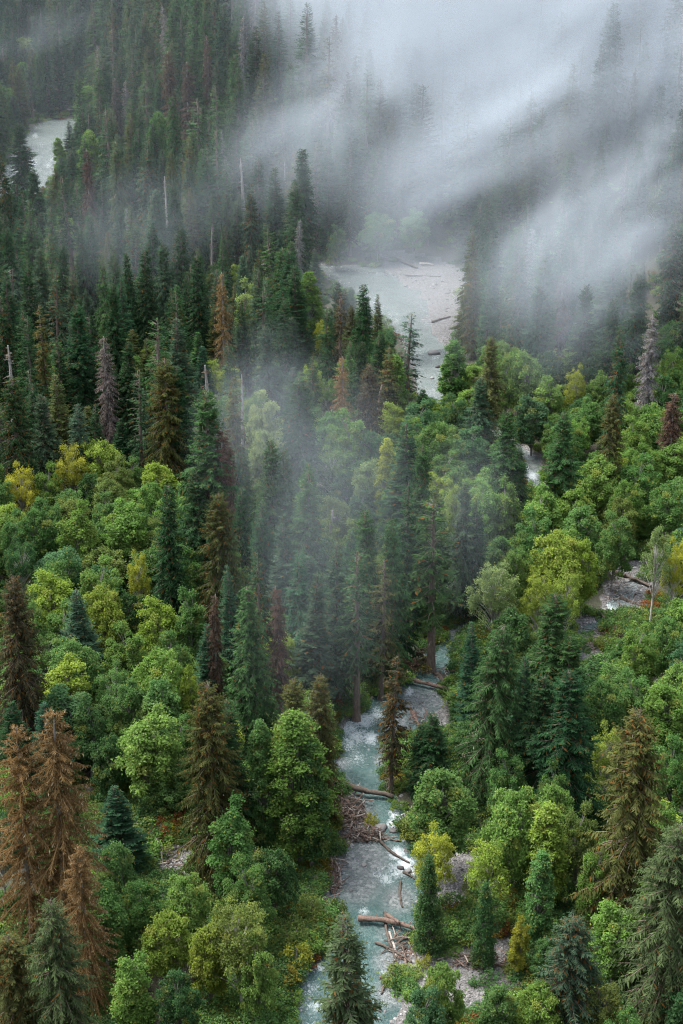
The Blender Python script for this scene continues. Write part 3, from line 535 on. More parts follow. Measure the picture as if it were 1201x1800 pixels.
# (px, py of the top, height m, crown width px, shape, colour, label)
HERO = [
 # near left
 (22, 1283, 37, 160, 'G0', 'gold', 'golden lichen-hung dead conifer with bare grey trunk at the left edge'),
 (86, 1248, 40, 150, 'G1', 'gold', 'rusty dead conifer with orange moss and pale twig tips beside bare-trunked one'),
 (95, 1582, 30, 130, 'L0', 'pg', 'pale grey-green drooping conifer in front of the rusty dead trees'),
 (18, 1640, 22, 120, 'M0', 'og', 'olive-brown mossy conifer in the bottom left corner'),
 (140, 1490, 27, 100, 'G1', 'gold', 'rusty withered conifer crown behind the pale grey-green drooping conifer'),
 (205, 1388, 16, 85, 'F0', 'bg', 'small blue-green spruce beside the gravel opening on the left'),
 (372, 1200, 36, 118, 'M0', 'og', 'tall olive mossy conifer with bare lower trunk left of the stream'),
 (515, 1188, 30, 85, 'S1', 'og', 'olive conifer top rising behind the big cottonwood'),
 (562, 1180, 29, 75, 'M1', 'og', 'thin olive conifer top beside stream, right of the one behind the cottonwood'),
 (400, 1225, 30, 80, 'S2', 'dg', 'dark conifer half hidden behind the tall olive mossy conifer'),
 (18, 1010, 37, 95, 'M0', 'cb', 'tall dark brown conifer at the left edge above the golden dead trees'),
 (20, 1232, 18, 60, 'F1', 'dg', 'young dark fir just above the golden dead conifer at the left edge'),
 (74, 1236, 18, 60, 'F1', 'bg', 'young blue-green fir behind the rusty dead conifer'),
 (135, 1040, 22, 70, 'F1', 'fg', 'faint grey-green fir among the round maples on the left'),
 (616, 1600, 33, 105, 'S2', 'pg', 'pale mossy conifer with orange tufts standing in front of the stream'),
 # near right
 (1132, 1252, 40, 160, 'M0', 'og', 'tall moss-draped conifer with bent bleached top on the right'),
 (1196, 1440, 34, 170, 'L0', 'pg', 'pale drooping spruce at the lower right edge'),
 (1010, 1610, 24, 120, 'M1', 'fg', 'dark grey-green conifer leaning into the moss-draped tree'),
 (866, 1096, 34, 130, 'L0', 'g', 'broad conifer hung with pale lichen right of the stream'),
 (975, 1042, 34, 105, 'S0', 'g', 'pointed green spruce behind the lichen-hung conifer'),
 (836, 1098, 24, 50, 'F0', 'bg', 'narrow blue-green fir left of the lichen-hung conifer'),
 (918, 1150, 24, 55, 'F0', 'bg', 'slim blue-green fir between lichen-hung conifer and pointed spruce'),
 (1003, 1118, 28, 85, 'S2', 'g', 'green spruce close behind the pointed spruce'),
 (1012, 1180, 30, 105, 'S1', 'dg', 'dark spruce right of the lichen-hung conifer'),
 (960, 1190, 26, 90, 'S2', 'dg', 'dark bushy conifer between the lichen-hung conifer and dark spruce'),
 (690, 1150, 27, 62, 'M1', 'cb', 'reddish brown half-dead conifer with bare trunk standing at the stream edge'),
 (765, 1252, 17, 62, 'S0', 'dg', 'small dark spruce right of the half-dead conifer at the stream'),
 (742, 1275, 14, 48, 'Y0', 'dg', 'short dark spruce beside the stream below the half-dead conifer'),
 # centre
 (440, 1030, 34, 70, 'C0', 'g', 'dense drooping green cedar left of the stream'),
 (457, 970, 36, 62, 'M1', 'dg', 'dark conifer with withered top behind the drooping cedar'),
 (404, 996, 27, 52, 'F0', 'bg', 'blue-green fir left of the drooping cedar'),
 (364, 1094, 22, 52, 'F0', 'bg', 'short blue-green fir below the dead red spike'),
 (372, 1045, 28, 34, 'D1', 'rd', 'dead conifer with bare red spike beside short blue-green fir'),
 (490, 1028, 30, 48, 'D1', 'br', 'brown dead conifer right of the drooping cedar'),
 (286, 852, 34, 56, 'C1', 'dg', 'dark pointed conifer standing among the left maples'),
 (360, 686, 46, 110, 'S2', 'g', 'very tall layered spruce left of centre'),
 (388, 752, 38, 62, 'D1', 'rd', 'rust-red dead conifer pressed against the very tall layered spruce'),
 (378, 870, 34, 85, 'M0', 'og', 'olive mossy conifer at the foot of the very tall layered spruce'),
 (345, 830, 30, 70, 'S1', 'dg', 'dark conifer left below the very tall layered spruce'),
 (418, 860, 30, 46, 'C1', 'dg', 'narrow dark conifer right of the rust-red dead conifer'),
 (470, 775, 36, 72, 'S1', 'g', 'left of three green conifers in the central mist'),
 (504, 792, 34, 55, 'S0', 'fg', 'middle of three green conifers in the central mist'),
 (536, 806, 34, 66, 'S2', 'g', 'right of three green conifers in the central mist'),
 (462, 880, 30, 60, 'S0', 'bg', 'blue-green conifer below the left of three misty conifers'),
 (506, 905, 30, 60, 'F1', 'fg', 'grey-green fir in the blue mist left of the leaning bare pole'),
 (548, 1010, 30, 66, 'F1', 'fg', 'hazy grey-green fir in mist above the two olive conifer tops'),
 (520, 965, 30, 62, 'S1', 'bg', 'hazy blue-green conifer between the cedar and the bare pole'),
 (595, 960, 33, 60, 'S2', 'fg', 'misty grey-green conifer right of the leaning bare pole'),
 (650, 895, 36, 75, 'S1', 'g', 'green conifer left of the tall pair above the stream'),
 (628, 960, 36, 70, 'T0', 'dg', 'dark conifer with long bare trunk left of the stream bend'),
 (692, 912, 36, 70, 'S1', 'g', 'shaggy conifer between the tall pair and the stream bend'),
 (736, 782, 40, 72, 'S1', 'g', 'taller of the pair of spruces above the stream bend'),
 (766, 874, 38, 86, 'T0', 'g', 'conifer with long bare brown trunk beside the pair above the stream'),
 (715, 850, 38, 60, 'S0', 'dg', 'dark conifer behind the shaggy one above the stream bend'),
 (672, 985, 30, 50, 'T1', 'og', 'thin olive conifer at the stream bend'),
 (818, 850, 32, 62, 'S1', 'fg', 'hazy dark conifer left of the bright yellow-green maples'),
 (838, 880, 28, 50, 'S0', 'dg', 'small dark conifer touching the bright yellow-green maples'),
 # upper centre
 (638, 500, 32, 42, 'C1', 'dg', 'lone dark pointed conifer in front of the river bend'),
 (598, 514, 31, 38, 'T1', 'cb', 'sparse brownish conifer left of the lone pointed conifer'),
 (570, 540, 30, 36, 'S1', 'dg', 'dark conifer at the left rim of the river bend'),
 (636, 600, 28, 56, 'S1', 'dg', 'dark conifer below the lone pointed one beside the river'),
 (664, 592, 26, 44, 'S2', 'dg', 'dark conifer hiding the left river bank'),
 (650, 640, 28, 58, 'M0', 'cb', 'dark brownish conifer left of the leaning dead pole'),
 (862, 590, 34, 62, 'S1', 'og', 'star-topped olive conifer right of the river bend'),
 (840, 660, 26, 50, 'S1', 'fg', 'hazy conifer below the star-topped olive conifer'),
 (895, 722, 30, 66, 'S1', 'g', 'green conifer left of the small white water gap'),
 (992, 722, 33, 66, 'S2', 'g', 'green conifer right of the small white water gap'),
 (1080, 694, 32, 52, 'M1', 'og', 'olive conifer among the right hand maples'),
 (1186, 690, 28, 46, 'D1', 'br', 'brown dead conifer at the right edge'),
 (990, 480, 30, 40, 'D1', 'rd', 'rust-red dead conifer glowing through the mist on the right'),
 (1146, 555, 36, 52, 'D0', 'grey', 'grey bare conifer in the misty slope on the right'),
 (945, 500, 34, 50, 'S1', 'fg', 'hazy grey conifer left of the rust-red dead conifer'),
 (1030, 500, 36, 52, 'S1', 'dg', 'dark misty conifer right of the rust-red dead conifer'),
 (1075, 520, 36, 54, 'S0', 'dg', 'dark misty conifer left of the grey bare conifer'),
 (1120, 480, 36, 50, 'S2', 'dg', 'dark misty conifer above the grey bare conifer'),
 # left middle
 (184, 590, 33, 46, 'D0', 'gb', 'grey-brown dead conifer with drooping twigs on the left'),
 (392, 476, 38, 42, 'D0', 'gold', 'dead conifer with bleached top above a reddish crown'),
 (272, 560, 40, 52, 'T0', 'g', 'green conifer with bare pale upper trunk right of the drooping dead one'),
 (286, 632, 38, 80, 'M0', 'og', 'broad olive conifer with orange inner branches'),
 (240, 650, 34, 50, 'T1', 'dg', 'thin conifer with long pale trunk left of the broad olive conifer'),
 (312, 640, 36, 62, 'S0', 'dg', 'dark conifer right behind the broad olive conifer'),
 (18, 662, 36, 70, 'M0', 'dg', 'dark conifer with orange-brown heart at the left edge'),
 (102, 655, 30, 54, 'F1', 'og', 'olive fir left of the grey-brown dead conifer'),
 (80, 690, 30, 60, 'S0', 'fg', 'grey-green conifer right of the orange-hearted one'),
 (135, 705, 28, 56, 'S2', 'fg', 'grey-green conifer below the grey-brown dead conifer'),
 (135, 533, 38, 62, 'S2', 'dg', 'dark spruce above the grey-brown dead conifer'),
 (70, 534, 36, 40, 'M1', 'og', 'brown-topped olive conifer far left'),
 (42, 555, 36, 44, 'S1', 'dg', 'dark conifer left of the brown-topped olive one'),
 (10, 610, 30, 34, 'B0', 'grey', 'bleached bare snag at the left edge above the orange-hearted conifer'),
 (200, 500, 36, 52, 'S1', 'dg', 'dark conifer right of the dark spruce on the left'),
 (218, 600, 30, 50, 'S0', 'dg', 'dark conifer behind the drooping dead conifer'),
 (348, 450, 37, 42, 'C1', 'dg', 'dark pointed conifer left of the bleached-topped dead conifer'),
 (253, 440, 37, 42, 'C1', 'dg', 'dark spire, right of two spires on the left'),
 (230, 446, 36, 36, 'C0', 'dg', 'dark spire, left of two spires on the left'),
 (286, 425, 34, 44, 'S0', 'fg', 'grey-green conifer right of the two dark spires'),
 (312, 560, 34, 56, 'F1', 'fg', 'grey-green fir left of the bleached-topped dead conifer'),
 (46, 455, 36, 48, 'S2', 'dg', 'broad dark conifer below the left river'),
 (100, 430, 34, 44, 'S1', 'dg', 'dark conifer below the river with pale tip'),
 (14, 398, 36, 44, 'S0', 'dg', 'dark conifer at the left edge below the river'),
 (144, 400, 34, 46, 'S2', 'dg', 'dark conifer below the reddish dead one near the left river'),
 (472, 570, 33, 56, 'S1', 'fg', 'hazy grey-green conifer left of the central mist'),
 (502, 522, 33, 44, 'S2', 'dg', 'dark conifer beside the pale broadleaf above the central mist'),
 (362, 640, 28, 20, 'B1', 'gb', 'short bare stub just above the very tall layered spruce'),
 (422, 660, 28, 14, 'B1', 'rd', 'reddish bare pole in the mist right of the dead bleached-topped conifer'),
 (602, 628, 30, 42, 'D0', 'gold', 'dead conifer with bleached branches in the mist below the river bend'),
 # upper left hill and river
 (60, 294, 33, 46, 'S1', 'dg', 'dark pointed conifer in front of the left river'),
 (8, 250, 40, 36, 'M0', 'dg', 'dark conifer at the left edge beside the river'),
 (120, 214, 22, 26, 'F1', 'dg', 'small dark fir against the turquoise river'),
 (32, 215, 26, 50, 'S1', 'dg', 'dark conifer overhanging the left river bank'),
 (150, 262, 34, 30, 'D1', 'rd', 'reddish dead conifer right of the left river'),
 (205, 248, 32, 38, 'M1', 'pg', 'conifer with white lichen top right of the left river'),
 (294, 90, 40, 36, 'D1', 'br', 'brown-crowned dead conifer on the upper left hill'),
 (330, 108, 34, 36, 'D1', 'br', 'small brown conifer right of the brown-crowned dead one'),
 (190, 52, 42, 34, 'T1', 'fg', 'tall sparse conifer left of the brown-crowned dead one'),
 (126, 0, 40, 46, 'S1', 'dg', 'big dark conifer at the top edge on the left'),
 (368, 395, 24, 14, 'B0', 'grey', 'white broken snag above the central left conifers'),
 (425, 278, 26, 22, 'B0', 'grey', 'white branching snag on the misty hillside'),
 (503, 285, 22, 12, 'B1', 'grey', 'white bare pole on the misty hillside'),
 (293, 308, 28, 12, 'B1', 'grey', 'pale bare trunk below the tall green cottonwood on the hill'),
 (522, 384, 26, 24, 'D0', 'grey', 'white-topped dead conifer on the misty hillside above the river bend'),
 (716, 548, 30, 46, 'T1', 'fg', 'ghostly grey-green conifer standing in front of the river bend'),
 # broadleaf, left
 (122, 778, 20, 78, 'A4', 'ye', 'yellow maple left of two yellow maples on the left'),
 (172, 764, 21, 80, 'A2', 'yg', 'yellow-green maple right of two yellow maples on the left'),
 (35, 815, 18, 70, 'A4', 'ye', 'yellow sparse maple at the left edge'),
 (205, 800, 18, 62, 'A0', 'ol', 'olive maple right of the yellow maples'),
 (215, 876, 20, 92, 'A1', 'lg', 'light green maple left of the dark pointed conifer'),
 (140, 892, 20, 82, 'A3', 'lg', 'green maple below the yellow maples'),
 (60, 890, 18, 90, 'A2', 'mg', 'mid-green maple at the left below the sparse yellow maple'),
 (20, 900, 18, 60, 'A0', 'mg', 'mid-green maple at the left edge below the yellow maple'),
 (262, 842, 17, 60, 'A5', 'lg', 'light green maple behind the dark pointed conifer'),
 (92, 998, 20, 92, 'A1', 'yg', 'yellow-green rounded maple near the left edge'),
 (172, 980, 20, 90, 'A0', 'lg', 'light green rounded maple right of the yellow-green rounded one'),
 (240, 968, 18, 50, 'A4', 'ye', 'small yellow maple left of the dark pointed conifer foot'),
 (178, 1028, 19, 92, 'A2', 'yg', 'yellow-green maple below the light green rounded one'),
 (275, 1045, 18, 72, 'A1', 'yg', 'yellow-green maple below the dark pointed conifer'),
 (332, 1038, 19, 70, 'A3', 'mg', 'mid-green rounded maple left of the short blue-green fir'),
 (108, 1060, 17, 80, 'A0', 'mg', 'mid-green maple below the yellow-green rounded one'),
 (128, 1112, 18, 96, 'A2', 'mg', 'wide mid-green maple on the left slope of maples'),
 (112, 1150, 18, 92, 'A1', 'yg', 'yellow-tinged maple below the wide mid-green maple'),
 (215, 1098, 18, 92, 'A0', 'lg', 'light green maple at the middle of the left maples'),
 (280, 1134, 20, 96, 'A2', 'lg', 'large light green maple left of the short blue-green fir'),
 (225, 1190, 17, 86, 'A5', 'mg', 'mid-green maple below the large light green one'),
 (150, 1222, 17, 60, 'A3', 'dl', 'deep green maple above the gravel opening on the left'),
 (258, 1238, 21, 112, 'A1', 'lg', 'tall light green maple left of the olive mossy conifer'),
 (322, 1252, 15, 70, 'A0', 'mg', 'mid-green maple touching the olive mossy conifer'),
 (190, 1290, 13, 70, 'A5', 'dl', 'deep green low maple beside the gravel opening'),
 (300, 1330, 12, 80, 'A0', 'mg', 'mid-green low maple above the fallen pale birch'),
 (330, 1175, 17, 40, 'A3', 'yg', 'narrow yellow-green maple left of the tall olive conifer'),
 (208, 1476, 15, 85, 'A5', 'mg', 'round green maple below the small blue-green spruce'),
 (180, 1545, 17, 90, 'A1', 'mg', 'green maple right of the rusty dead trees'),
 (250, 1548, 14, 92, 'A0', 'mg', 'mid-green maple below the round green maple'),
 (320, 1530, 15, 90, 'A2', 'lg', 'light green maple below the pale log on the left'),
 (290, 1595, 15, 100, 'A2', 'yg', 'yellow-green maple in the lower left maple group'),
 (430, 1508, 17, 92, 'A0', 'mg', 'mid-green maple under the bare trunk of the olive conifer'),
 (420, 1582, 19, 120, 'A4', 'ol', 'pale olive-yellow round maple at the bottom left of the stream'),
 (360, 1610, 17, 80, 'A1', 'yg', 'yellow-green maple left of the pale olive round maple'),
 (225, 1680, 15, 95, 'A3', 'lg', 'light green maple at the bottom, left of centre'),
 (310, 1700, 14, 80, 'A0', 'dl', 'deep green maple at the bottom between lighter maples'),
 (452, 1648, 15, 80, 'A0', 'lg', 'light green maple at the bottom beside the stream'),
 (525, 1245, 29, 140, 'K0', 'lg', 'big leafy cottonwood left of the stream'),
 (468, 1262, 27, 75, 'K1', 'mg', 'narrower cottonwood left of the big leafy cottonwood'),
 (545, 1300, 24, 70, 'K1', 'dl', 'deep green cottonwood at the stream, right side of the big one'),
 # broadleaf, right and centre
 (683, 768, 24, 52, 'K1', 'ye', 'tall yellow cottonwood in the centre'),
 (608, 722, 21, 80, 'A0', 'lg', 'light green maple above the leaning dead pole foot'),
 (648, 800, 18, 66, 'A1', 'pl', 'pale misty maple left of the yellow cottonwood'),
 (465, 688, 21, 62, 'A0', 'pl', 'pale round maple veiled by mist'),
 (470, 752, 19, 80, 'A2', 'pl', 'pale maple veiled by mist below the round one'),
 (435, 498, 24, 56, 'A3', 'pl', 'pale yellowish maple right of the bleached-topped dead conifer'),
 (540, 478, 26, 52, 'K1', 'lg', 'green cottonwood left of the river bend'),
 (564, 560, 18, 34, 'A4', 'ye', 'small yellow tree left of the sparse brownish conifer'),
 (700, 622, 22, 50, 'K1', 'lg', 'light green cottonwood at the river edge'),
 (740, 700, 18, 80, 'A0', 'bl', 'bluish green maple below the river bend'),
 (800, 598, 22, 52, 'K1', 'mg', 'mid-green cottonwood right of the river bend'),
 (925, 610, 22, 72, 'A1', 'lg', 'light green maple right of the star-topped conifer'),
 (895, 625, 20, 60, 'A0', 'lg', 'green maple beside the star-topped conifer'),
 (1015, 640, 20, 52, 'A4', 'ye', 'yellow maple at the foot of the misty right slope'),
 (1050, 650, 18, 50, 'A1', 'lg', 'green maple right of the yellow one at the slope foot'),
 (965, 662, 18, 60, 'A3', 'lg', 'light green maple left of the yellow one at the slope foot'),
 (795, 690, 18, 66, 'A0', 'bl', 'bluish maple right of the river outlet'),
 (770, 735, 20, 80, 'A2', 'mg', 'mid-green maple below the river outlet'),
 (830, 745, 18, 70, 'A0', 'bl', 'bluish green maple left of the green conifer by the water gap'),
 (940, 690, 18, 70, 'A1', 'bl', 'bluish green maple above the white water gap'),
 (1150, 706, 19, 80, 'A2', 'lg', 'light green maple near the right edge below the slope'),
 (1120, 730, 18, 66, 'A0', 'lg', 'green maple right of the olive conifer'),
 (1055, 795, 19, 92, 'A2', 'lg', 'broad light green maple right of centre'),
 (1125, 800, 18, 86, 'A0', 'mg', 'mid-green maple right of the broad light green one'),
 (1185, 770, 18, 70, 'A1', 'lg', 'light green maple at the right edge'),
 (1180, 840, 18, 80, 'A2', 'mg', 'mid-green maple at the right edge above the pale birch'),
 (965, 828, 19, 78, 'A0', 'lg', 'light green maple below the white water gap'),
 (850, 838, 20, 64, 'A1', 'lg', 'round light green maple with dark conifers before it'),
 (893, 850, 19, 56, 'A3', 'lg', 'light green maple right of the round one by the dark conifers'),
 (800, 840, 18, 44, 'A0', 'yg', 'yellow-green maple left of the round light green one'),
 (940, 895, 18, 86, 'A0', 'mg', 'mid-green maple above the bright yellow-green maples'),
 (1025, 880, 18, 80, 'A1', 'mg', 'mid-green maple left of the rounded green one'),
 (1085, 898, 19, 72, 'A0', 'mg', 'rounded green maple left of the pale birch'),
 (985, 930, 21, 110, 'A2', 'yg', 'brightest yellow-green broad maple right of centre'),
 (1030, 940, 19, 62, 'A1', 'yg', 'yellow-green maple at the right of the brightest broad maple'),
 (905, 950, 19, 72, 'A0', 'lg', 'light green maple left of the brightest broad maple'),
 (872, 985, 20, 92, 'A4', 'pl', 'pale yellow-green maple in front, left of the bright maples'),
 (950, 998, 18, 72, 'A4', 'yg', 'yellow-green maple behind the pointed spruce tip'),
 (998, 996, 18, 62, 'A4', 'yg', 'yellowing open maple beside the side creek'),
 (1158, 918, 24, 64, 'W0', 'pl', 'pale birch with visible white stem on the right'),
 (1192, 945, 20, 54, 'A4', 'ye', 'yellow birch crown at the right edge'),
 (1128, 1094, 18, 78, 'A0', 'lg', 'light green maple below the side creek'),
 (1180, 1080, 17, 70, 'A2', 'mg', 'mid-green maple at the right edge beside the side creek'),
 (1062, 1192, 17, 80, 'A2', 'mg', 'mid-green maple right of the pointed spruce'),
 (1110, 1180, 17, 86, 'A0', 'mg', 'mid-green maple above the moss-draped conifer'),
 (1180, 1190, 18, 86, 'A1', 'lg', 'light green maple at the right edge above the moss-draped conifer'),
 (1070, 1270, 17, 75, 'A4', 'yg', 'yellow-tinged maple left of the moss-draped conifer'),
 (1190, 1290, 18, 80, 'A0', 'mg', 'mid-green maple right of the moss-draped conifer'),
 (1165, 1400, 18, 70, 'A5', 'lg', 'light green maple between moss-draped conifer and right spruce'),
 (782, 1338, 21, 112, 'A1', 'mg', 'full green maple right of the crossing log'),
 (905, 1380, 20, 112, 'A2', 'lg', 'wide light green maple among the near right maples'),
 (985, 1366, 18, 82, 'A1', 'lg', 'light green dome maple behind the wide near one'),
 (975, 1340, 16, 62, 'A0', 'mg', 'green maple top above the light green dome'),
 (890, 1320, 15, 80, 'A0', 'mg', 'mid-green maple below the lichen-hung conifer'),
 (835, 1308, 11, 52, 'A5', 'mg', 'small fresh green maple below the lichen-hung conifer'),
 (1025, 1410, 18, 76, 'A0', 'ol', 'olive maple right of the light green dome'),
 (967, 1412, 20, 76, 'K1', 'yg', 'bright yellow-green tall maple above the dark gap'),
 (765, 1448, 16, 88, 'A4', 'ye', 'yellow maple beside the white falls'),
 (862, 1474, 17, 92, 'W0', 'yg', 'open yellow-green maple with pale limbs'),
 (950, 1490, 18, 66, 'K1', 'mg', 'green leafy column under the bright yellow-green tall maple'),
 (1060, 1478, 18, 70, 'A0', 'lg', 'light green maple against the moss-draped conifer'),
 (760, 1508, 17, 62, 'P0', 'dl', 'dark green leafy column left of two columns by the gravel'),
 (855, 1550, 15, 52, 'P0', 'dl', 'dark green leafy column right of two columns by the gravel'),
 (911, 1612, 11, 40, 'A3', 'ye', 'small slender yellow tree right of the leafy columns'),
 (957, 1648, 8, 48, 'A5', 'mg', 'small bushy green tree right of the slender yellow one'),
 (775, 1688, 16, 92, 'A2', 'lg', 'light green maple at the bottom right of the stream'),
 (748, 1728, 15, 80, 'A0', 'bl', 'bluish maple at the bottom beside the stream'),
 (875, 1718, 15, 76, 'A1', 'mg', 'mid-green maple at the bottom, right of the light green one'),
 (950, 1722, 15, 100, 'A2', 'lg', 'wide light green maple at the bottom right'),
 (1050, 1716, 15, 100, 'A0', 'ol', 'olive-green maple at the bottom left of the drooping spruce'),
 (1110, 1765, 14, 80, 'A5', 'mg', 'mid-green maple in the bottom right corner'),
 # broadleaf, upper left
 (275, 192, 34, 56, 'K0', 'mg', 'tall green cottonwood on the upper left hill'),
 (155, 150, 24, 46, 'K1', 'lg', 'light green cottonwood right of the left river'),
 (160, 225, 26, 50, 'K0', 'lg', 'green cottonwood at the right bank of the left river'),
 (105, 240, 22, 30, 'K1', 'lg', 'yellowish green cottonwood in front of the left river'),
 (45, 62, 22, 60, 'A2', 'pl', 'pale maple under the wisp at the top left'),
 (40, 108, 22, 46, 'K1', 'mg', 'green tree at the left edge above the river'),
 (12, 150, 22, 60, 'A1', 'mg', 'mid-green maple at the left edge beside the river'),
 (590, 395, 18, 44, 'A0', 'bl', 'bluish maple above the left end of the river bend'),
 (665, 372, 19, 62, 'A2', 'mg', 'mid-green maple on the far bank of the river bend'),
 (730, 366, 19, 56, 'A1', 'mg', 'green maple on the far bank, right of its neighbour'),
]

def fast_z(x, y):
    """height of the ground mesh, by bilinear lookup"""
    i = np.clip(np.searchsorted(gx, x) - 1, 0, nx - 2); j = np.clip(np.searchsorted(gy, y) - 1, 0, ny - 2)
    u = np.clip((x - gx[i]) / (gx[i + 1] - gx[i]), 0, 1); v = np.clip((y - gy[j]) / (gy[j + 1] - gy[j]), 0, 1)
    return (GZ[j, i] * (1 - u) + GZ[j, i + 1] * u) * (1 - v) + (GZ[j + 1, i] * (1 - u) + GZ[j + 1, i + 1] * u) * v
def place_top(px, py, h):
    """stand a tree of height h on the terrain so that its tip is seen at (px, py)"""
    d = ray(px, py); t = np.linspace(120, 1500, 2761); P = d[None] * t[:, None]
    z = CAM_H + P[:, 2]; f = z - fast_z(P[:, 0], P[:, 1]) - h
    i = np.argmax(f < 0); 
    if f[i] >= 0: return None
    return P[i, 0], P[i, 1]
def gz(x, y): return float(fast_z(np.array([x]), np.array([y]))[0])
RNG = random.Random(5)
def jitter(c, a=0.16):
    v = 1 + RNG.uniform(-a, a); return (c[0] * v * (1 + RNG.uniform(-a, a) * .5), c[1] * v, c[2] * v * (1 + RNG.uniform(-a, a) * .5), 1.0)
trees = []      # dict(x, y, z, h, w (crown radius m), key, col, label)
for px, py, h, wpx, key, ck, label in HERO:
    q = place_top(px, py, h)
    if q is None: continue
    if q[1] > 600 and h > 24: h *= 1.3; q = place_top(px, py, h)
    x, y = q; z = gz(x, y); _, _, dep = proj(x, y, z + h)
    w = max(0.5, wpx / 2 * dep / FPX)
    if key in WIDE and w / PROTO[key]['R'] > 1.35: key = WIDE[key]
    trees.append(dict(x=x, y=y, z=z, h=h, w=w, key=key, ck=ck, label=label, hero=True))

# ------------------------------------------------------------------ the trees between them
keep = []       # (px, py, depth): things the photograph shows uncovered
def keep_line(line, i0, i1, f=0.75):
    for (ax, ay, aw), (bx, by, bw) in zip(line[i0:i1], line[i0 + 1:i1 + 1]):
        for s in np.linspace(0, 1, 6):
            for u in (-f, -f / 2, 0, f / 2, f):
                px = ax + (bx - ax) * s + u * (aw + (bw - aw) * s); py = ay + (by - ay) * s; w = at(px, py); keep.append((px, py, proj(*w)[2]))
keep_line(STREAM, 0, 17); keep_line(STREAM, 20, 23, .6); keep_line(RIVER, 1, 4, .85); keep_line(RIVER, 10, 16, .85); keep_line(RIVER, 19, 20, .5)
for x0, x1, y0, y1 in [(568, 660, 462, 505), (1008, 1062, 1100, 1150), (1050, 1100, 1060, 1110), (640, 800, 450, 500), (720, 795, 500, 610), (152, 180, 1365, 1475), (262, 318, 1425, 1535), (745, 830, 1490, 1560), (700, 760, 1650, 1760), (790, 900, 1665, 1700), (1095, 1140, 1005, 1070), (585, 690, 1380, 1480), (900, 935, 1690, 1745), (575, 600, 1490, 1600)]:
    for a in np.arange(x0, x1 + 1, 9):
        for b in np.arange(y0, y1 + 1, 9): w = at(a, b); keep.append((a, b, proj(*w)[2]))
for T in trees:
    for s in (1.0, 0.9, 0.8, 0.68, 0.56) if PROTO[T['key']]['kind'] != 'broadleaf' else (1.0, 0.88, 0.75):
        a, b, d = proj(T['x'], T['y'], T['z'] + T['h'] * s); hw = T['w'] * FPX / d * (1 - s) * .6
        keep.append((a, b, d))
        if s < .9: keep.append((a - hw, b, d)); keep.append((a + hw, b, d))
KEEP = np.array(keep)
def silhouette(x, y, z, h, w, kind):
    a, b, d = proj(x, y, z + h); a0, b0, _ = proj(x, y, z); return a, b, a0, b0, d, w * FPX / d
def covers(x, y, z, h, w, kind):
    a, b, a0, b0, d, wp = silhouette(x, y, z, h, w, kind)
    f = (KEEP[:, 1] - b) / max(b0 - b, 1); m = (f > 0.0) & (f < (1.02 if kind == 'conifer' else 0.8)) & (KEEP[:, 2] > d + 1.5)
    half = wp * (np.clip(f * 1.25, .03, 1) if kind == 'conifer' else 1.0)
    return bool((m & (np.abs(KEEP[:, 0] - (a + (a0 - a) * f)) < half)).any())
def bfrac(px, py, hz):
    if hz > 3: return 0.10 if hz < 12 else 0.03
    if py > 1230: return 0.97
    if px < 350 and py > 900: return 0.92
    if px > 780 and py > 670: return 0.95
    if 560 < px and 690 < py < 1130: return 0.72
    if px > 350 and 700 < py < 1000: return 0.4
    if py > 1000: return 0.35
    return 0.12
cell = {}
def free(x, y, r):
    i, j = int(x // 6), int(y // 6)
    for a in range(i - 1, i + 2):
        for b in range(j - 1, j + 2):
            for (qx, qy, qr) in cell.get((a, b), ()):
                if (qx - x) ** 2 + (qy - y) ** 2 < (r + qr) ** 2: return False
    return True
def occupy(x, y, r): cell.setdefault((int(x // 6), int(y // 6)), []).append((x, y, r))
for T in trees: occupy(T['x'], T['y'], 2.2)
CK = ['S0', 'S1', 'S2', 'F0', 'F1', 'C0', 'C1', 'M0', 'M1', 'T0', 'T1', 'S1', 'S2', 'S0']; BK = ['A0', 'A1', 'A2', 'A3', 'A5', 'A0', 'A2', 'A4']
NC = 34000
cy_ = np.array([RNG.random() for _ in range(NC)]); cx_ = np.array([RNG.random() for _ in range(NC)])
CYW = 158 + (1160 - 158) * np.sqrt(cy_ * 0.97 + 0.03 * cy_ ** 2); CXW = (cx_ * 2 - 1) * (CYW * 0.245 + 24)
CZ = fast_z(CXW, CYW); CH = hill(CXW, CYW); CD = np.minimum(chan(CXW, CYW, W_STREAM), chan(CXW, CYW, W_RIVER))
dry_ = np.zeros(NC, bool)
for P in DRY + [BAR]: dry_ |= in_poly(CXW, CYW, P)
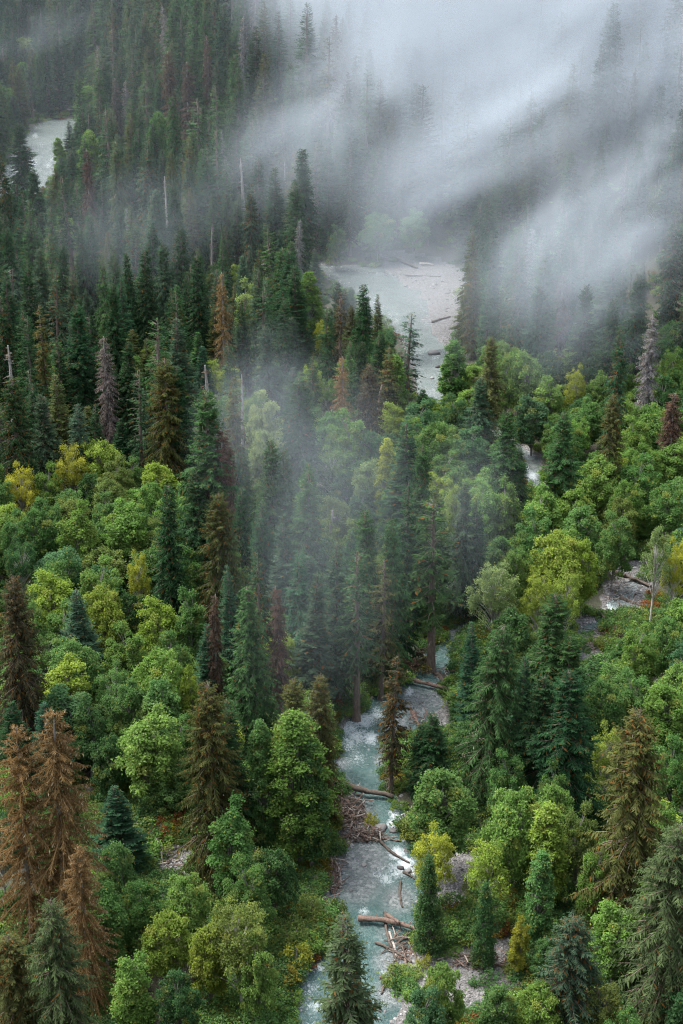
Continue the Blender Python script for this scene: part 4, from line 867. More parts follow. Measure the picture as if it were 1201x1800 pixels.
for x, y, z, hz, dc, dr_ in zip(CXW, CYW, CZ, CH, CD, dry_):
    if dc < 3.5 or dr_: continue
    px, py, _ = proj(x, y, z)
    if py < -60: continue
    bl = RNG.random() < bfrac(px, py, hz)
    if bl:
        h = RNG.uniform(11, 19); key = RNG.choice(BK); w = RNG.uniform(3.6, 5.2); r = 2.9; kind = 'broadleaf'
        yl = float(fbm(np.array([x * .028]), np.array([y * .028]), 44)[0]); ck = RNG.choices(['mg', 'lg', 'dl', 'yg', 'bl', 'ol'], [4, 4, 2, 2.2, .4, 1.2] if yl > .5 else [5, 2, 3.2, .15, 2.2, .3])[0]
    else:
        h = RNG.uniform(20, 39) if y < 560 else RNG.uniform(30, 53); key = RNG.choice(CK); w = h * RNG.uniform(0.085, 0.135); r = RNG.uniform(3.5, 4.7); kind = 'conifer'
        if y > 560: r *= 1.18
        if 430 < px < 820 and 820 < py < 1200: r *= 1.35; w *= 1.12
        ck = RNG.choices(['dg', 'g', 'bg', 'og', 'fg'], [5, 3, 1.2, 1.2, 2])[0]
        if RNG.random() < 0.04 and py < 900: key = RNG.choice(['D0', 'D1', 'D0', 'D0']); ck = RNG.choice(['gb', 'br', 'gb', 'grey']); w *= 0.7
    if not free(x, y, r): continue
    if covers(x, y, z, h, w, kind):
        if covers(x, y, z, h * .5, w * .8, kind): continue
        h *= .5; w *= .8
        if kind == 'conifer': key = RNG.choice(['F1', 'S0', 'S2', 'Y0'])
    occupy(x, y, r)
    trees.append(dict(x=x, y=y, z=z, h=h, w=w, key=key, ck=ck, label=None, hero=False))

# how much of each tree the picture shows (coarse depth-sorted silhouettes): the ones that show stand alone, the rest join the forest
GS = 3; buf = np.zeros((int(PH // GS), int(PW // GS)), bool)
for T in sorted(trees, key=lambda T: proj(T['x'], T['y'], T['z'] + T['h'] / 2)[2]):
    kind = PROTO[T['key']]['kind']; a, b, a0, b0, d, wp = silhouette(T['x'], T['y'], T['z'], T['h'], T['w'], kind)
    T['px'], T['py'], T['d'] = a, b, d
    j0, j1 = max(0, int(b // GS)), min(buf.shape[0], int((b0 if kind != 'broadleaf' else b + (b0 - b) * .8) // GS) + 1)
    i0, i1 = max(0, int((min(a, a0) - wp) // GS)), min(buf.shape[1], int((max(a, a0) + wp) // GS) + 1)
    T['vis'] = 0
    if j1 <= j0 or i1 <= i0: continue
    jj, ii = np.mgrid[j0:j1, i0:i1]; f = np.clip(((jj + .5) * GS - b) / max(b0 - b, 1), 0, 1)
    half = wp * (np.clip(f * 1.5, .05, .85) if kind != 'broadleaf' else np.sqrt(np.clip(1 - (1 - f * 2.2) ** 2, 0.02, 1)) * .9)
    m = np.abs((ii + .5) * GS - (a + (a0 - a) * f)) < half
    sub = buf[j0:j1, i0:i1]; T['vis'] = int((m & ~sub).sum()); sub |= m
def cat_of(T): return {'conifer': 'conifer', 'dead': 'dead tree', 'broadleaf': 'maple'}[PROTO[T['key']]['kind']]
singles = [T for T in trees if T['hero']]
for ct, cap in (('conifer', 290), ('dead tree', 120), ('maple', 290)):
    n = sum(cat_of(T) == ct for T in singles)
    rest = sorted([T for T in trees if not T['hero'] and cat_of(T) == ct and T['vis'] >= 26], key=lambda T: -T['vis'])[:max(0, cap - n)]
    for T in rest: T['own'] = True
    singles += rest
mass = [T for T in trees if not T['hero'] and not T.get('own')]

ZONES = [(60, 60, 'at the top left above the river'), (200, 60, 'on the upper left hill above the cottonwood'), (340, 60, 'around the brown-crowned dead tree on the hill'), (480, 100, 'at the dark edge of the fog bank'),
         (700, 150, 'in the fog at the top centre'), (950, 150, 'in the thick fog at the top right'), (1130, 300, 'in the fog at the right edge'), (900, 330, 'between the two fog streaks on the right'),
         (600, 300, 'on the misty hillside above the river bend'), (400, 300, 'around the white snags on the hillside'), (200, 300, 'right of the left river'), (40, 380, 'below the left river'), (180, 440, 'around the two dark spires'), (320, 430, 'above the bleached-topped dead conifer'),
         (450, 450, 'left of the river bend'), (760, 410, 'on the far bank of the river bend'), (900, 520, 'right of the river bend'), (1110, 480, 'on the misty right slope'), (60, 580, 'at the left edge in mid picture'), (200, 600, 'around the drooping grey-brown dead conifer'),
         (330, 600, 'right of the broad olive conifer'), (480, 600, 'left of the central mist'), (600, 680, 'below the river bend in mist'), (800, 700, 'below the star-topped conifer'), (960, 720, 'around the white water gap'), (1130, 720, 'at the right edge in mid picture'),
         (60, 760, 'above the yellow maples on the left'), (220, 760, 'right of the yellow maples'), (400, 780, 'beside the very tall layered spruce'), (560, 860, 'around the three misty conifers'), (700, 850, 'around the tall pair above the stream'), (850, 850, 'by the round maple right of centre'),
         (1050, 870, 'above the pale birch on the right'), (60, 950, 'at the left edge among the maples'), (220, 1000, 'among the left maples'), (400, 1000, 'around the drooping cedar'), (560, 1050, 'in the blue mist left of the stream'), (700, 1040, 'above the stream bend'),
         (900, 1040, 'around the bright yellow-green maples'), (1130, 1060, 'beside the side creek'), (120, 1180, 'above the golden dead trees'), (280, 1200, 'left of the tall olive mossy conifer'), (480, 1200, 'behind the big cottonwood'), (900, 1200, 'around the lichen-hung conifer'),
         (1100, 1200, 'above the moss-draped conifer'), (60, 1500, 'among the golden dead trees'), (250, 1420, 'around the gravel opening on the left'), (430, 1420, 'under the big cottonwood'), (800, 1400, 'right of the crossing log'), (960, 1450, 'among the near right maples'),
         (1130, 1450, 'around the moss-draped conifer'), (250, 1650, 'in the lower left maple group'), (450, 1700, 'at the bottom left of the stream'), (800, 1650, 'beside the leafy columns'), (1000, 1700, 'at the bottom right')]
ORD = ['', 'second ', 'third ', 'fourth ', 'fifth ', 'sixth ', 'seventh ', 'eighth ', 'ninth ', 'tenth ', 'eleventh ', 'twelfth ', 'thirteenth ', 'fourteenth ', 'fifteenth ', 'sixteenth ', 'seventeenth ', 'eighteenth ', 'nineteenth ', 'twentieth ']
NOUN = {'conifer': 'conifer', 'dead tree': 'dead conifer', 'maple': 'leafy tree'}
buckets = {}
for T in singles:
    if T['label']: continue
    zi = min(ZONES, key=lambda z: (z[0] - T['px']) ** 2 + (z[1] - T['py']) ** 2)[2]
    buckets.setdefault((zi, cat_of(T), T['ck']), []).append(T)
for (zi, ct, ck), L in buckets.items():
    L.sort(key=lambda T: T['px'])
    for k, T in enumerate(L):
        nm = f"{CNAME[ck]} {NOUN[ct]}"
        T['label'] = f"{'tall' if T['h'] > 31 else 'low' if T['h'] < 12 else 'single'} {nm} {zi}" if len(L) == 1 else f"{(ORD[k] or 'first ') if k < 20 else 'far '}{nm} from the left {zi}"
GROUP = {'conifer': 'conifers of the valley forest', 'dead tree': 'standing dead trees', 'maple': 'broadleaf trees of the valley floor'}
NAME = {'conifer': 'conifer_tree', 'dead tree': 'dead_tree', 'maple': 'broadleaf_tree'}
LICHEN_ON = {'broad conifer hung with pale lichen right of the stream': .45, 'conifer with white lichen top right of the left river': .3, 'tall moss-draped conifer with bent bleached top on the right': .28,
             'pale mossy conifer with orange tufts standing in front of the stream': .35, 'very tall layered spruce left of centre': .15, 'tall olive mossy conifer with bare lower trunk left of the stream': .25, 'pale drooping spruce at the lower right edge': .2}
lich_rng = np.random.default_rng(77)
def lichen_mesh(H, R, n, top):
    t = lich_rng.random(n) ** (1.6 if top else 1.0); z = H * (1 - t * (0.6 if top else 0.85)) ; r = R * np.minimum(1, (1 - z / H) * 1.25 + .03) * lich_rng.uniform(0.55, 1.0, n); az = lich_rng.random(n) * 6.283
    P = np.stack([r * np.cos(az), r * np.sin(az), z - r * .35], 1); D = lich_rng.normal(0, .3, (n, 3)); D[:, 2] -= 1; D /= np.linalg.norm(D, axis=1)[:, None]
    l = lich_rng.uniform(.3, 1.1, n); V, F = cards(P, D, l, l * .1 + .05, lich_rng, flat=.1)
    return mesh('hanging_lichen', V, F, M_LICHEN, fattr=dict(tint=lich_rng.random(n), dry=(lich_rng.random(n) < .25) * .8))
for T in singles:
    p = PROTO[T['key']]; ct = cat_of(T)
    e = link(NAME[ct], None); tag(e, T['label'], {'maple': 'broadleaf tree'}.get(ct, ct), GROUP[ct])
    e.location = (T['x'], T['y'], T['z'] - 0.1); e.empty_display_size = 0.5
    s = T['w'] / p['R']; sz = T['h'] / p['H']
    e.rotation_euler = (RNG.gauss(0, .022), RNG.gauss(0, .022), RNG.uniform(0, 6.283)); e.scale = (s * RNG.uniform(.88, 1.12), s * RNG.uniform(.88, 1.12), sz)
    col = jitter(C[T['ck']]); T['col'] = col
    for part in ('trunk', 'crown', 'lichen'):
        if part in p:
            o = link(part, p[part], e); o.color = col if part != 'lichen' else (.40, .35, .24, 1)
            if part == 'lichen': o['kind'] = 'stuff'
    if T['label'] in LICHEN_ON:
        o = link('lichen', lichen_mesh(p['H'], p['R'], int(700 * LICHEN_ON[T['label']]), 'white' in T['label']), e); o.color = (.36, .36, .24, 1); o['kind'] = 'stuff'

# ------------------------------------------------------------------ scatter (geometry nodes) for what nobody could count
PROTO_COL = {}
def proto_collection(name, meshes):
    c = bpy.data.collections.new(name)
    for i, me in enumerate(meshes):
        o = bpy.data.objects.new(f'{name}_{chr(97 + i)}', me); c.objects.link(o)
    return c
def scatter(name, label, meshes, P, rot, scl, idx, colr=None):
    me = bpy.data.meshes.new(name); P = np.asarray(P, np.float32); me.vertices.add(len(P)); me.vertices.foreach_set('co', P.ravel())
    def vec(n, a): t_ = me.attributes.new(n, 'FLOAT_VECTOR', 'POINT'); t_.data.foreach_set('vector', np.asarray(a, np.float32).ravel())
    vec('rot', rot); vec('scl', scl)
    if colr is not None: vec('tcol', colr)
    t_ = me.attributes.new('idx', 'INT', 'POINT'); t_.data.foreach_set('value', np.asarray(idx, np.int32))
    o = link(name, me); tag(o, label, kind='stuff')
    g = bpy.data.node_groups.new(name, 'GeometryNodeTree')
    g.interface.new_socket('Geometry', in_out='INPUT', socket_type='NodeSocketGeometry'); g.interface.new_socket('Geometry', in_out='OUTPUT', socket_type='NodeSocketGeometry')
    gi = g.nodes.new('NodeGroupInput'); go = g.nodes.new('NodeGroupOutput'); ip = g.nodes.new('GeometryNodeInstanceOnPoints'); ci = g.nodes.new('GeometryNodeCollectionInfo')
    ci.inputs['Collection'].default_value = proto_collection(name + '_source', meshes); ci.inputs['Separate Children'].default_value = True; ci.inputs['Reset Children'].default_value = True
    def attr(n, ty): a = g.nodes.new('GeometryNodeInputNamedAttribute'); a.data_type = ty; a.inputs['Name'].default_value = n; return a.outputs['Attribute']
    er = g.nodes.new('FunctionNodeEulerToRotation')
    L = g.links.new
    L(gi.outputs[0], ip.inputs['Points']); L(ci.outputs[0], ip.inputs['Instance']); ip.inputs['Pick Instance'].default_value = True
    L(attr('idx', 'INT'), ip.inputs['Instance Index']); L(attr('rot', 'FLOAT_VECTOR'), er.inputs[0]); L(er.outputs[0], ip.inputs['Rotation']); L(attr('scl', 'FLOAT_VECTOR'), ip.inputs['Scale'])
    L(ip.outputs[0], go.inputs[0])
    o.modifiers.new('scatter', 'NODES').node_group = g
    return o
FK = list(dict.fromkeys(T['key'] for T in mass))
scatter('far_forest', 'dense conifer and maple forest filling the valley behind nearer trees', [PROTO[k]['far'] for k in FK], [(T['x'], T['y'], T['z'] - .1) for T in mass], [(RNG.gauss(0, .02), RNG.gauss(0, .02), RNG.uniform(0, 6.28)) for T in mass],
        [(T['w'] / PROTO[T['key']]['R'], T['w'] / PROTO[T['key']]['R'], T['h'] / PROTO[T['key']]['H']) for T in mass], [FK.index(T['key']) for T in mass], [jitter(C[T['ck']])[:3] for T in mass])
# undergrowth
r2 = np.random.default_rng(9)
n = 32000
uy = 158 + (960 - 158) * np.sqrt(r2.random(n)) ; uy = np.where(r2.random(n) < .55, 158 + 200 * r2.random(n), uy); ux = (r2.random(n) * 2 - 1) * (uy * .245 + 12)
ud = np.minimum(chan(ux, uy, W_STREAM), chan(ux, uy, W_RIVER)); ok = (ud > -0.8) & (hill(ux, uy) < 110) & (fbm(ux * .08, uy * .08, 91) > .36)
for P in DRY + [BAR]: ok &= ~in_poly(ux, uy, P) | (r2.random(n) < .03)
ux, uy = ux[ok], uy[ok]; uz = fast_z(ux, uy); n = len(ux); us = r2.uniform(.5, 1.25, n)
UC = np.array([C['mg'], C['dl'], C['lg'], C['ol'], (.12, .10, .02), (.16, .07, .025)]); ui = r2.choice(6, n, p=[.34, .34, .16, .1, .04, .02])
scatter('undergrowth', 'low leafy undergrowth covering the forest floor', [PROTO['U0']['far'], PROTO['U1']['far']], np.stack([ux, uy, uz - .1], 1), np.stack([0 * ux, 0 * ux, r2.random(n) * 6.28], 1), np.stack([us, us, us * r2.uniform(.6, 1.1, n)], 1), r2.integers(0, 2, n), UC[ui] * r2.uniform(.7, 1.3, n)[:, None])
print('SINGLES', len(singles), {c: sum(cat_of(T) == c for T in singles) for c in NOUN}, 'MASS', len(mass), 'BUSH', n)

# ------------------------------------------------------------------ driftwood logs
M_LOG = {'dark': bark_mat('log_dark', (0.035, 0.026, 0.020), (0.11, 0.085, 0.065), 4), 'red': bark_mat('log_reddish', (0.055, 0.036, 0.028), (0.19, 0.125, 0.095), 4), 'pale': bark_mat('log_bleached', (0.14, 0.12, 0.10), (0.34, 0.31, 0.275), 4), 'rot': bark_mat('log_rotten_orange', (0.12, 0.05, 0.02), (0.30, 0.14, 0.05), 4)}
def log(p, q, r, mat, label, stubs=2, seed=0, bend=0.03):
    rg = np.random.default_rng(seed + 1000); p = np.asarray(p, float); q = np.asarray(q, float); L = np.linalg.norm(q - p)
    s = np.linspace(0, 1, 13); pts = p + (q - p) * s[:, None] + rg.normal(0, .10 * r, (13, 3)); off = rg.normal(0, 1, 3) * bend * L; pts = pts + np.sin(s * math.pi)[:, None] * off * np.array((1, 1, .35))
    o0 = p.copy(); b = Bag(); V, F = tube(pts - o0, r * (1.0 - 0.42 * s + (.28 if r > .38 else .1) * np.exp(-s * 14)) * rg.uniform(.88, 1.1, 13), 9)
    b.add(V + rg.normal(0, r * .11, V.shape), F)
    e = link('fallen_log', b.mesh('fallen_log', [M_LOG[mat]], True)); e.location = o0
    tag(e, label, 'log', 'driftwood logs along the stream')
    for k in range(stubs):
        i = rg.integers(1, 12); d = rg.normal(0, 1, 3); d[2] = abs(d[2]) + .3; d /= np.linalg.norm(d); l = rg.uniform(.6, 1.6) * (r + .35)
        a = pts[i] - o0; st = Bag(); st.add(*tube(np.array([a, a + d * l * .6 + rg.normal(0, .05, 3), a + d * l]), np.array([r * .28, r * .2, r * .08]), 5))
        link('branch_stub', st.mesh('branch_stub', [M_LOG[mat]], True), e)
    return e
LOGS = [
 (580, 1387, 692, 1403, .58, 'dark', 1.4, 'dark log spanning the stream above the driftwood jam'),
 (600, 1414, 633, 1374, .34, 'pale', .7, 'bleached log poking out under the dark spanning log'),
 (705, 1197, 803, 1223, .46, 'red', .9, 'reddish log spanning the narrow upper stream'),
 (768, 1182, 800, 1216, .5, 'dark', .5, 'dark log beside the reddish spanning log'),
 (766, 1184, 790, 1192, .22, 'pale', .9, 'thin pale log above the reddish spanning log'),
 (627, 1238, 656, 1224, .5, 'pale', .3, 'short bleached log on the left bank at the bend'),
 (725, 1250, 738, 1276, .42, 'red', .2, 'reddish log behind the half-dead conifer'),
 (630, 1617, 742, 1642, .46, 'red', 1.0, 'thick reddish trunk lying across the lower stream'),
 (783, 1647, 838, 1662, .75, 'rot', .6, 'orange rotten trunk on the right bank between leafy columns'),
 (677, 1600, 698, 1684, .26, 'dark', 1.3, 'thin dark log laid over the thick reddish trunk'),
 (694, 1637, 712, 1668, .20, 'dark', .6, 'short dark stick below the thick reddish trunk'),
 (660, 1652, 724, 1690, .24, 'dark', .3, 'dark slanting log in the water below the reddish trunk'),
 (681, 1604, 702, 1632, .34, 'red', .9, 'reddish log leaning behind the thick trunk'),
 (684, 1634, 697, 1678, .22, 'pale', .2, 'pale log in the foam below the thick trunk'),
 (712, 1672, 722, 1722, .2, 'red', .3, 'reddish stick on the gravel at the right bank'),
 (727, 1668, 733, 1690, .2, 'dark', .3, 'short dark log on the right gravel bank'),
 (668, 1714, 708, 1720, .22, 'red', .1, 'thin reddish log at the lower gravel tip'),
 (681, 1716, 671, 1742, .24, 'dark', .1, 'dark stick below the lower gravel tip'),
 (664, 1470, 720, 1512, .27, 'dark', .3, 'slanting dark log below the white falls'),
 (667, 1470, 705, 1474, .2, 'red', .5, 'thin reddish log right of the jam below the falls'),
 (592, 1473, 662, 1462, .3, 'red', .9, 'long reddish log on the front of the jam'),
 (604, 1478, 660, 1460, .22, 'pale', 1.1, 'pale thin log crossing the front of the jam'),
 (704, 1546, 707, 1590, .24, 'dark', .1, 'dark upright log lying in the pool'),
 (709, 1528, 731, 1541, .22, 'dark', .3, 'short dark log under the lower white cascade'),
 (700, 1452, 716, 1462, .16, 'pale', .3, 'thin pale stick at the foot of the falls'),
 (594, 1436, 607, 1412, .3, 'pale', 1.2, 'pale log standing out of the jam top'),
 (612, 1448, 645, 1404, .24, 'dark', .9, 'dark log inside the jam'),
 (586, 1450, 600, 1424, .26, 'red', .8, 'reddish log at the left of the jam'),
 (618, 1452, 622, 1428, .2, 'pale', .8, 'short pale log in the middle of the jam'),
 (645, 1476, 656, 1458, .26, 'red', .8, 'reddish butt at the right end of the jam front'),
 (582, 1504, 590, 1562, .28, 'red', .3, 'long reddish log down the left bank below the jam'),
 (588, 1502, 598, 1556, .22, 'pale', .4, 'pale log down the left bank below the jam'),
 (577, 1518, 583, 1566, .24, 'dark', .3, 'dark log down the left bank below the jam'),
 (590, 1492, 600, 1476, .3, 'pale', .3, 'pale log at the left corner of the jam'),
 (594, 1544, 586, 1578, .2, 'red', .2, 'thin reddish stick above the yellow bush on the bank'),
 (522, 1694, 555, 1688, .26, 'dark', .2, 'dark log at the lower left water edge'),
 (556, 1655, 549, 1694, .15, 'dark', .8, 'thin leaning stick on the lower left bank'),
 (578, 1622, 604, 1618, .34, 'dark', .5, 'dark log end at the left bank behind the pale mossy conifer'),
 (1092, 1049, 1144, 1073, .45, 'dark', .4, 'dark log across the side creek gravel'),
 (1053, 1076, 1082, 1108, .42, 'dark', .5, 'dark log across the side creek riffle'),
 (1011, 1143, 1044, 1126, .4, 'red', .4, 'reddish log on the lower side creek gravel'),
 (1044, 1128, 1073, 1150, .34, 'red', .3, 'reddish log right of the lower creek gravel'),
 (889, 1128, 914, 1143, .4, 'pale', .4, 'pale log glimpsed left of the pointed spruce'),
 (1080, 1008, 1144, 1034, .5, 'dark', .4, 'dark log at the head of the side creek'),
 (1060, 1118, 1100, 1110, .3, 'red', .5, 'reddish log under the orange shrub by the creek'),
 (787, 1083, 836, 1096, .34, 'red', .5, 'reddish log at the stream head below the long bare trunk'),
 (794, 1058, 822, 1084, .26, 'dark', 1.0, 'dark leaning stick above the stream head'),
 (655, 455, 690, 461, .45, 'dark', .4, 'dark log at the far end of the river bar'),
 (676, 452, 734, 472, .6, 'dark', .4, 'big dark log slanting across the far river bar'),
 (713, 483, 775, 489, .3, 'dark', .4, 'long thin log on the river bar'),
 (737, 465, 762, 467, .6, 'pale', .4, 'pale log at the far edge of the river bar'),
 (760, 566, 792, 556, .4, 'dark', .2, 'thin dark log on the lower river bar'),
 (267, 1423, 311, 1471, .26, 'pale', 2.2, 'pale fallen birch on the left above the gravel opening'),
 (273, 1519, 316, 1509, .2, 'pale', .4, 'thin pale log across the left gravel opening'),
 (150, 1372, 167, 1353, .5, 'dark', .5, 'dark log behind the rusty dead conifer'),
 (912, 1690, 924, 1718, .2, 'red', .8, 'reddish broken stick below the slender yellow tree'),
 (931, 1722, 932, 1748, .24, 'red', .6, 'reddish stub log at the bottom right undergrowth'),
 (905, 1728, 926, 1722, .2, 'pale', .3, 'pale stick left of the reddish stub log'),
 (795, 1680, 850, 1684, .3, 'dark', .3, 'dark log on the brown bank below the orange rotten trunk'),
 (850, 1690, 895, 1700, .3, 'red', .3, 'reddish log on the brown bank right of the leafy column'),
]
for k, (x1, y1, x2, y2, r, mt, z, lb) in enumerate(LOGS):
    p = at(x1, y1); q = at(x2, y2)
    p[2] = max(gz(p[0], p[1]), WATER_Z) + r * .7; q[2] = max(gz(q[0], q[1]), WATER_Z) + r * .6
    if k in (0, 2, 7): p[2] += .6; q[2] += .5
    if 'leaning' in lb: q[2] += 1.5
    log(p, q, r, mt, lb, stubs=6 if r > .4 else 3 if r > .2 else 1, seed=k)
# leaning bare poles
for k, (tx, ty, bx, by, r, lb) in enumerate([(671, 676, 651, 806, .36, 'leaning reddish dead pole with broken stubs in the centre'), (586, 896, 573, 1010, .36, 'bare grey pole leaning in the blue mist')]):
    base = at(bx, by); base[2] = gz(base[0], base[1]); d = ray(tx, ty); t = base[1] / d[1]; tip = np.array((d[0] * t, base[1], CAM_H + d[2] * t))
    rg = np.random.default_rng(k + 60); s = np.linspace(0, 1, 10); pts = base + (tip - base) * s[:, None] + rg.normal(0, .08, (10, 3))
    e = link('dead_tree', None); e.location = base; tag(e, lb, 'dead tree', 'standing dead trees')
    b = Bag(); b.add(*tube(pts - base, r * (1 - .65 * s) + .05, 8)); link('trunk', b.mesh('pole_trunk', [M_LOG['red' if k == 0 else 'pale']], True), e)
    for i in range(14):
        a = (pts - base)[rg.integers(4, 10)] + rg.normal(0, .1, 3); dd = rg.normal(0, 1, 3); dd[2] *= .4; dd /= np.linalg.norm(dd); l = rg.uniform(.4, 1.5)
        st = Bag(); st.add(*tube(np.array([a, a + dd * l * .5, a + dd * l - (0, 0, .15 * l)]), np.array([.07, .05, .02]), 4)); link('branch_stub', st.mesh('branch_stub', [M_LOG['red' if k == 0 else 'pale']]), e)
# tangle of small sticks in the jams
rg = np.random.default_rng(31); tang = [Bag() for _ in range(1)][0]
for cx, cy0, sx, sy, n, hh in [(612, 1428, 26, 20, 330, 2.0), (640, 1466, 30, 8, 180, 1.2), (588, 1535, 8, 32, 120, .5), (706, 1660, 18, 26, 70, .4), (785, 1190, 14, 14, 70, .9), (1058, 1132, 22, 16, 90, .7), (1090, 1040, 26, 22, 60, .5), (595, 1480, 10, 12, 50, .6), (840, 1690, 40, 14, 110, .5), (290, 1500, 24, 18, 60, .3), (920, 1725, 20, 16, 60, .6), (165, 1400, 14, 30, 40, .3), (735, 1262, 16, 16, 50, .5), (800, 1075, 22, 14, 50, .8), (575, 1600, 14, 20, 50, .5)]:
    for i in range(n):
        p = at(cx + rg.normal(0, sx * .6), cy0 + rg.normal(0, sy * .6)); g_ = max(gz(p[0], p[1]), WATER_Z); p[2] = g_ + abs(rg.normal(0, hh * .5)) + .08
        d = rg.normal(0, 1, 3); d[2] *= .25; d /= np.linalg.norm(d); l = rg.uniform(.8, 3.6); r = rg.uniform(.03, .12)
        tang.add(*tube(np.array([p - d * l / 2, p + rg.normal(0, .08, 3), p + d * l / 2]), np.array([r, r, r * .5]), 4), m=int(rg.choice(3, p=[.45, .4, .15])))
tag(link('driftwood_debris', tang.mesh('driftwood_debris', [M_LOG['red'], M_LOG['dark'], M_LOG['pale']])), 'loose sticks and driftwood debris on the banks', kind='stuff')

# ------------------------------------------------------------------ stones
def stone_mat():
    m, t, out = nmat('river_stone'); oi = N(t, 'ShaderNodeObjectInfo').outputs['Random']
    tc = N(t, 'ShaderNodeTexCoord').outputs['Object']; nz = N(t, 'ShaderNodeTexNoise', i_Scale=3.0, i_Detail=5.0); t.links.new(tc, nz.inputs['Vector'])
    c = ramp(t, oi, [(0, (0.05, 0.047, 0.045)), (.5, (0.12, 0.115, 0.11)), (.85, (0.20, 0.192, 0.185)), (1, (0.34, 0.33, 0.32))])
    c = mixc(t, .5, c, mixc(t, nz.outputs[0], (0.4, 0.4, 0.4), (1, 1, 1)), 'MULTIPLY')
    p = N(t, 'ShaderNodeBsdfPrincipled', i_Roughness=0.8); t.links.new(c, p.inputs['Base Color']); t.links.new(p.outputs[0], out.inputs[0]); return m
M_STONE = stone_mat()
import bmesh
def stone(seed, sub):
    bm = bmesh.new(); bmesh.ops.create_icosphere(bm, subdivisions=sub, radius=1.0); rg = np.random.default_rng(seed)
    ax = rg.uniform(.7, 1.25, 3) * (1, 1, .62); pl = [(v / np.linalg.norm(v), rg.uniform(.62, .9)) for v in rg.normal(0, 1, (7, 3))]
    for v in bm.verts:
        c = np.array(v.co)
        for n_, d_ in pl:
            k = c @ n_ - d_
            if k > 0: c = c - n_ * k * .85
        v.co = c * ax
    me = bpy.data.meshes.new('stone'); bm.to_mesh(me); bm.free(); me.materials.append(M_STONE)
    me.polygons.foreach_set('use_smooth', np.full(len(me.polygons), sub > 1)); return me
rg = np.random.default_rng(12); pts = []
for P, n, lo in [(q, 900, .10) for q in DRY] + [(BAR, 900, .10)]:
    a = np.array(P); x = rg.uniform(a[:, 0].min() - 3, a[:, 0].max() + 3, n); y = rg.uniform(a[:, 1].min() - 3, a[:, 1].max() + 3, n); m = in_poly(x, y, P)
    pts.append(np.stack([x[m], y[m], np.full(m.sum(), lo)], 1))
for line, n in ((W_STREAM[:24], 5200), (W_RIVER[1:19], 2600)):
    i = rg.integers(0, len(line) - 1, n); s = rg.random(n); q = line[i] + (line[i + 1] - line[i]) * s[:, None]; sd_ = rg.choice([-1, 1], n); w = q[:, 2] * rg.uniform(.72, 1.12, n) + rg.normal(0, .6, n)
    pts.append(np.stack([q[:, 0] + sd_ * w, q[:, 1] + rg.normal(0, 1, n), np.full(n, .1 if n > 3000 else .2)], 1))
pts = np.concatenate(pts); n = len(pts); zz = np.maximum(fast_z(pts[:, 0], pts[:, 1]), WATER_Z - .12); sz = pts[:, 2] + rg.exponential(.10, n) * np.where(pts[:, 2] > .15, 1.6, 1)
sz = np.minimum(sz, .75)
scatter('gravel', 'grey gravel and cobbles along the stream banks and bars', [stone(i, 1) for i in range(4)], np.stack([pts[:, 0], pts[:, 1], zz], 1), rg.random((n, 3)) * (.4, .4, 6.28), sz[:, None] * rg.uniform(.8, 1.2, (n, 3)), rg.integers(0, 4, n))
for k, (px, py, r, lb) in enumerate([(763, 619, 1.9, 'dark boulder in the river below the bar'), (770, 642, .9, 'small dark rock below the river boulder'), (760, 662, .8, 'small rock in the river outlet'), (712, 1432, 1.1, 'dark boulder right of the white falls'), (668, 1452, 1.3, 'dark boulder left of the white falls under the yellow bush'),
                                      (692, 1455, .7, 'wet rock in the middle of the falls'), (705, 1520, .6, 'dark rock in the lower cascade'), (718, 1526, .6, 'small wet rock under the lower cascade'), (640, 1515, .5, 'pale cobble in the shallow pool'), (48, 341, 2.2, 'reddish boulder in the left river rapids'), (1016, 1122, .9, 'grey boulder at the creek mouth'), (617, 1560, .45, 'white stone in the shallow pool'),
                                      (736, 1580, .7, 'grey boulder at the right edge of the pool'), (745, 1545, .6, 'grey boulder beside the left leafy column'), (648, 1315, .6, 'rock breaking the water above the spanning log')]):
    p = at(px, py); o = link('boulder', stone(100 + k, 2)); o.location = (p[0], p[1], max(gz(p[0], p[1]), WATER_Z) + r * .1); o.scale = (r, r * .9, r); o.rotation_euler = (0, 0, k); tag(o, lb, 'boulder', 'boulders in the water')
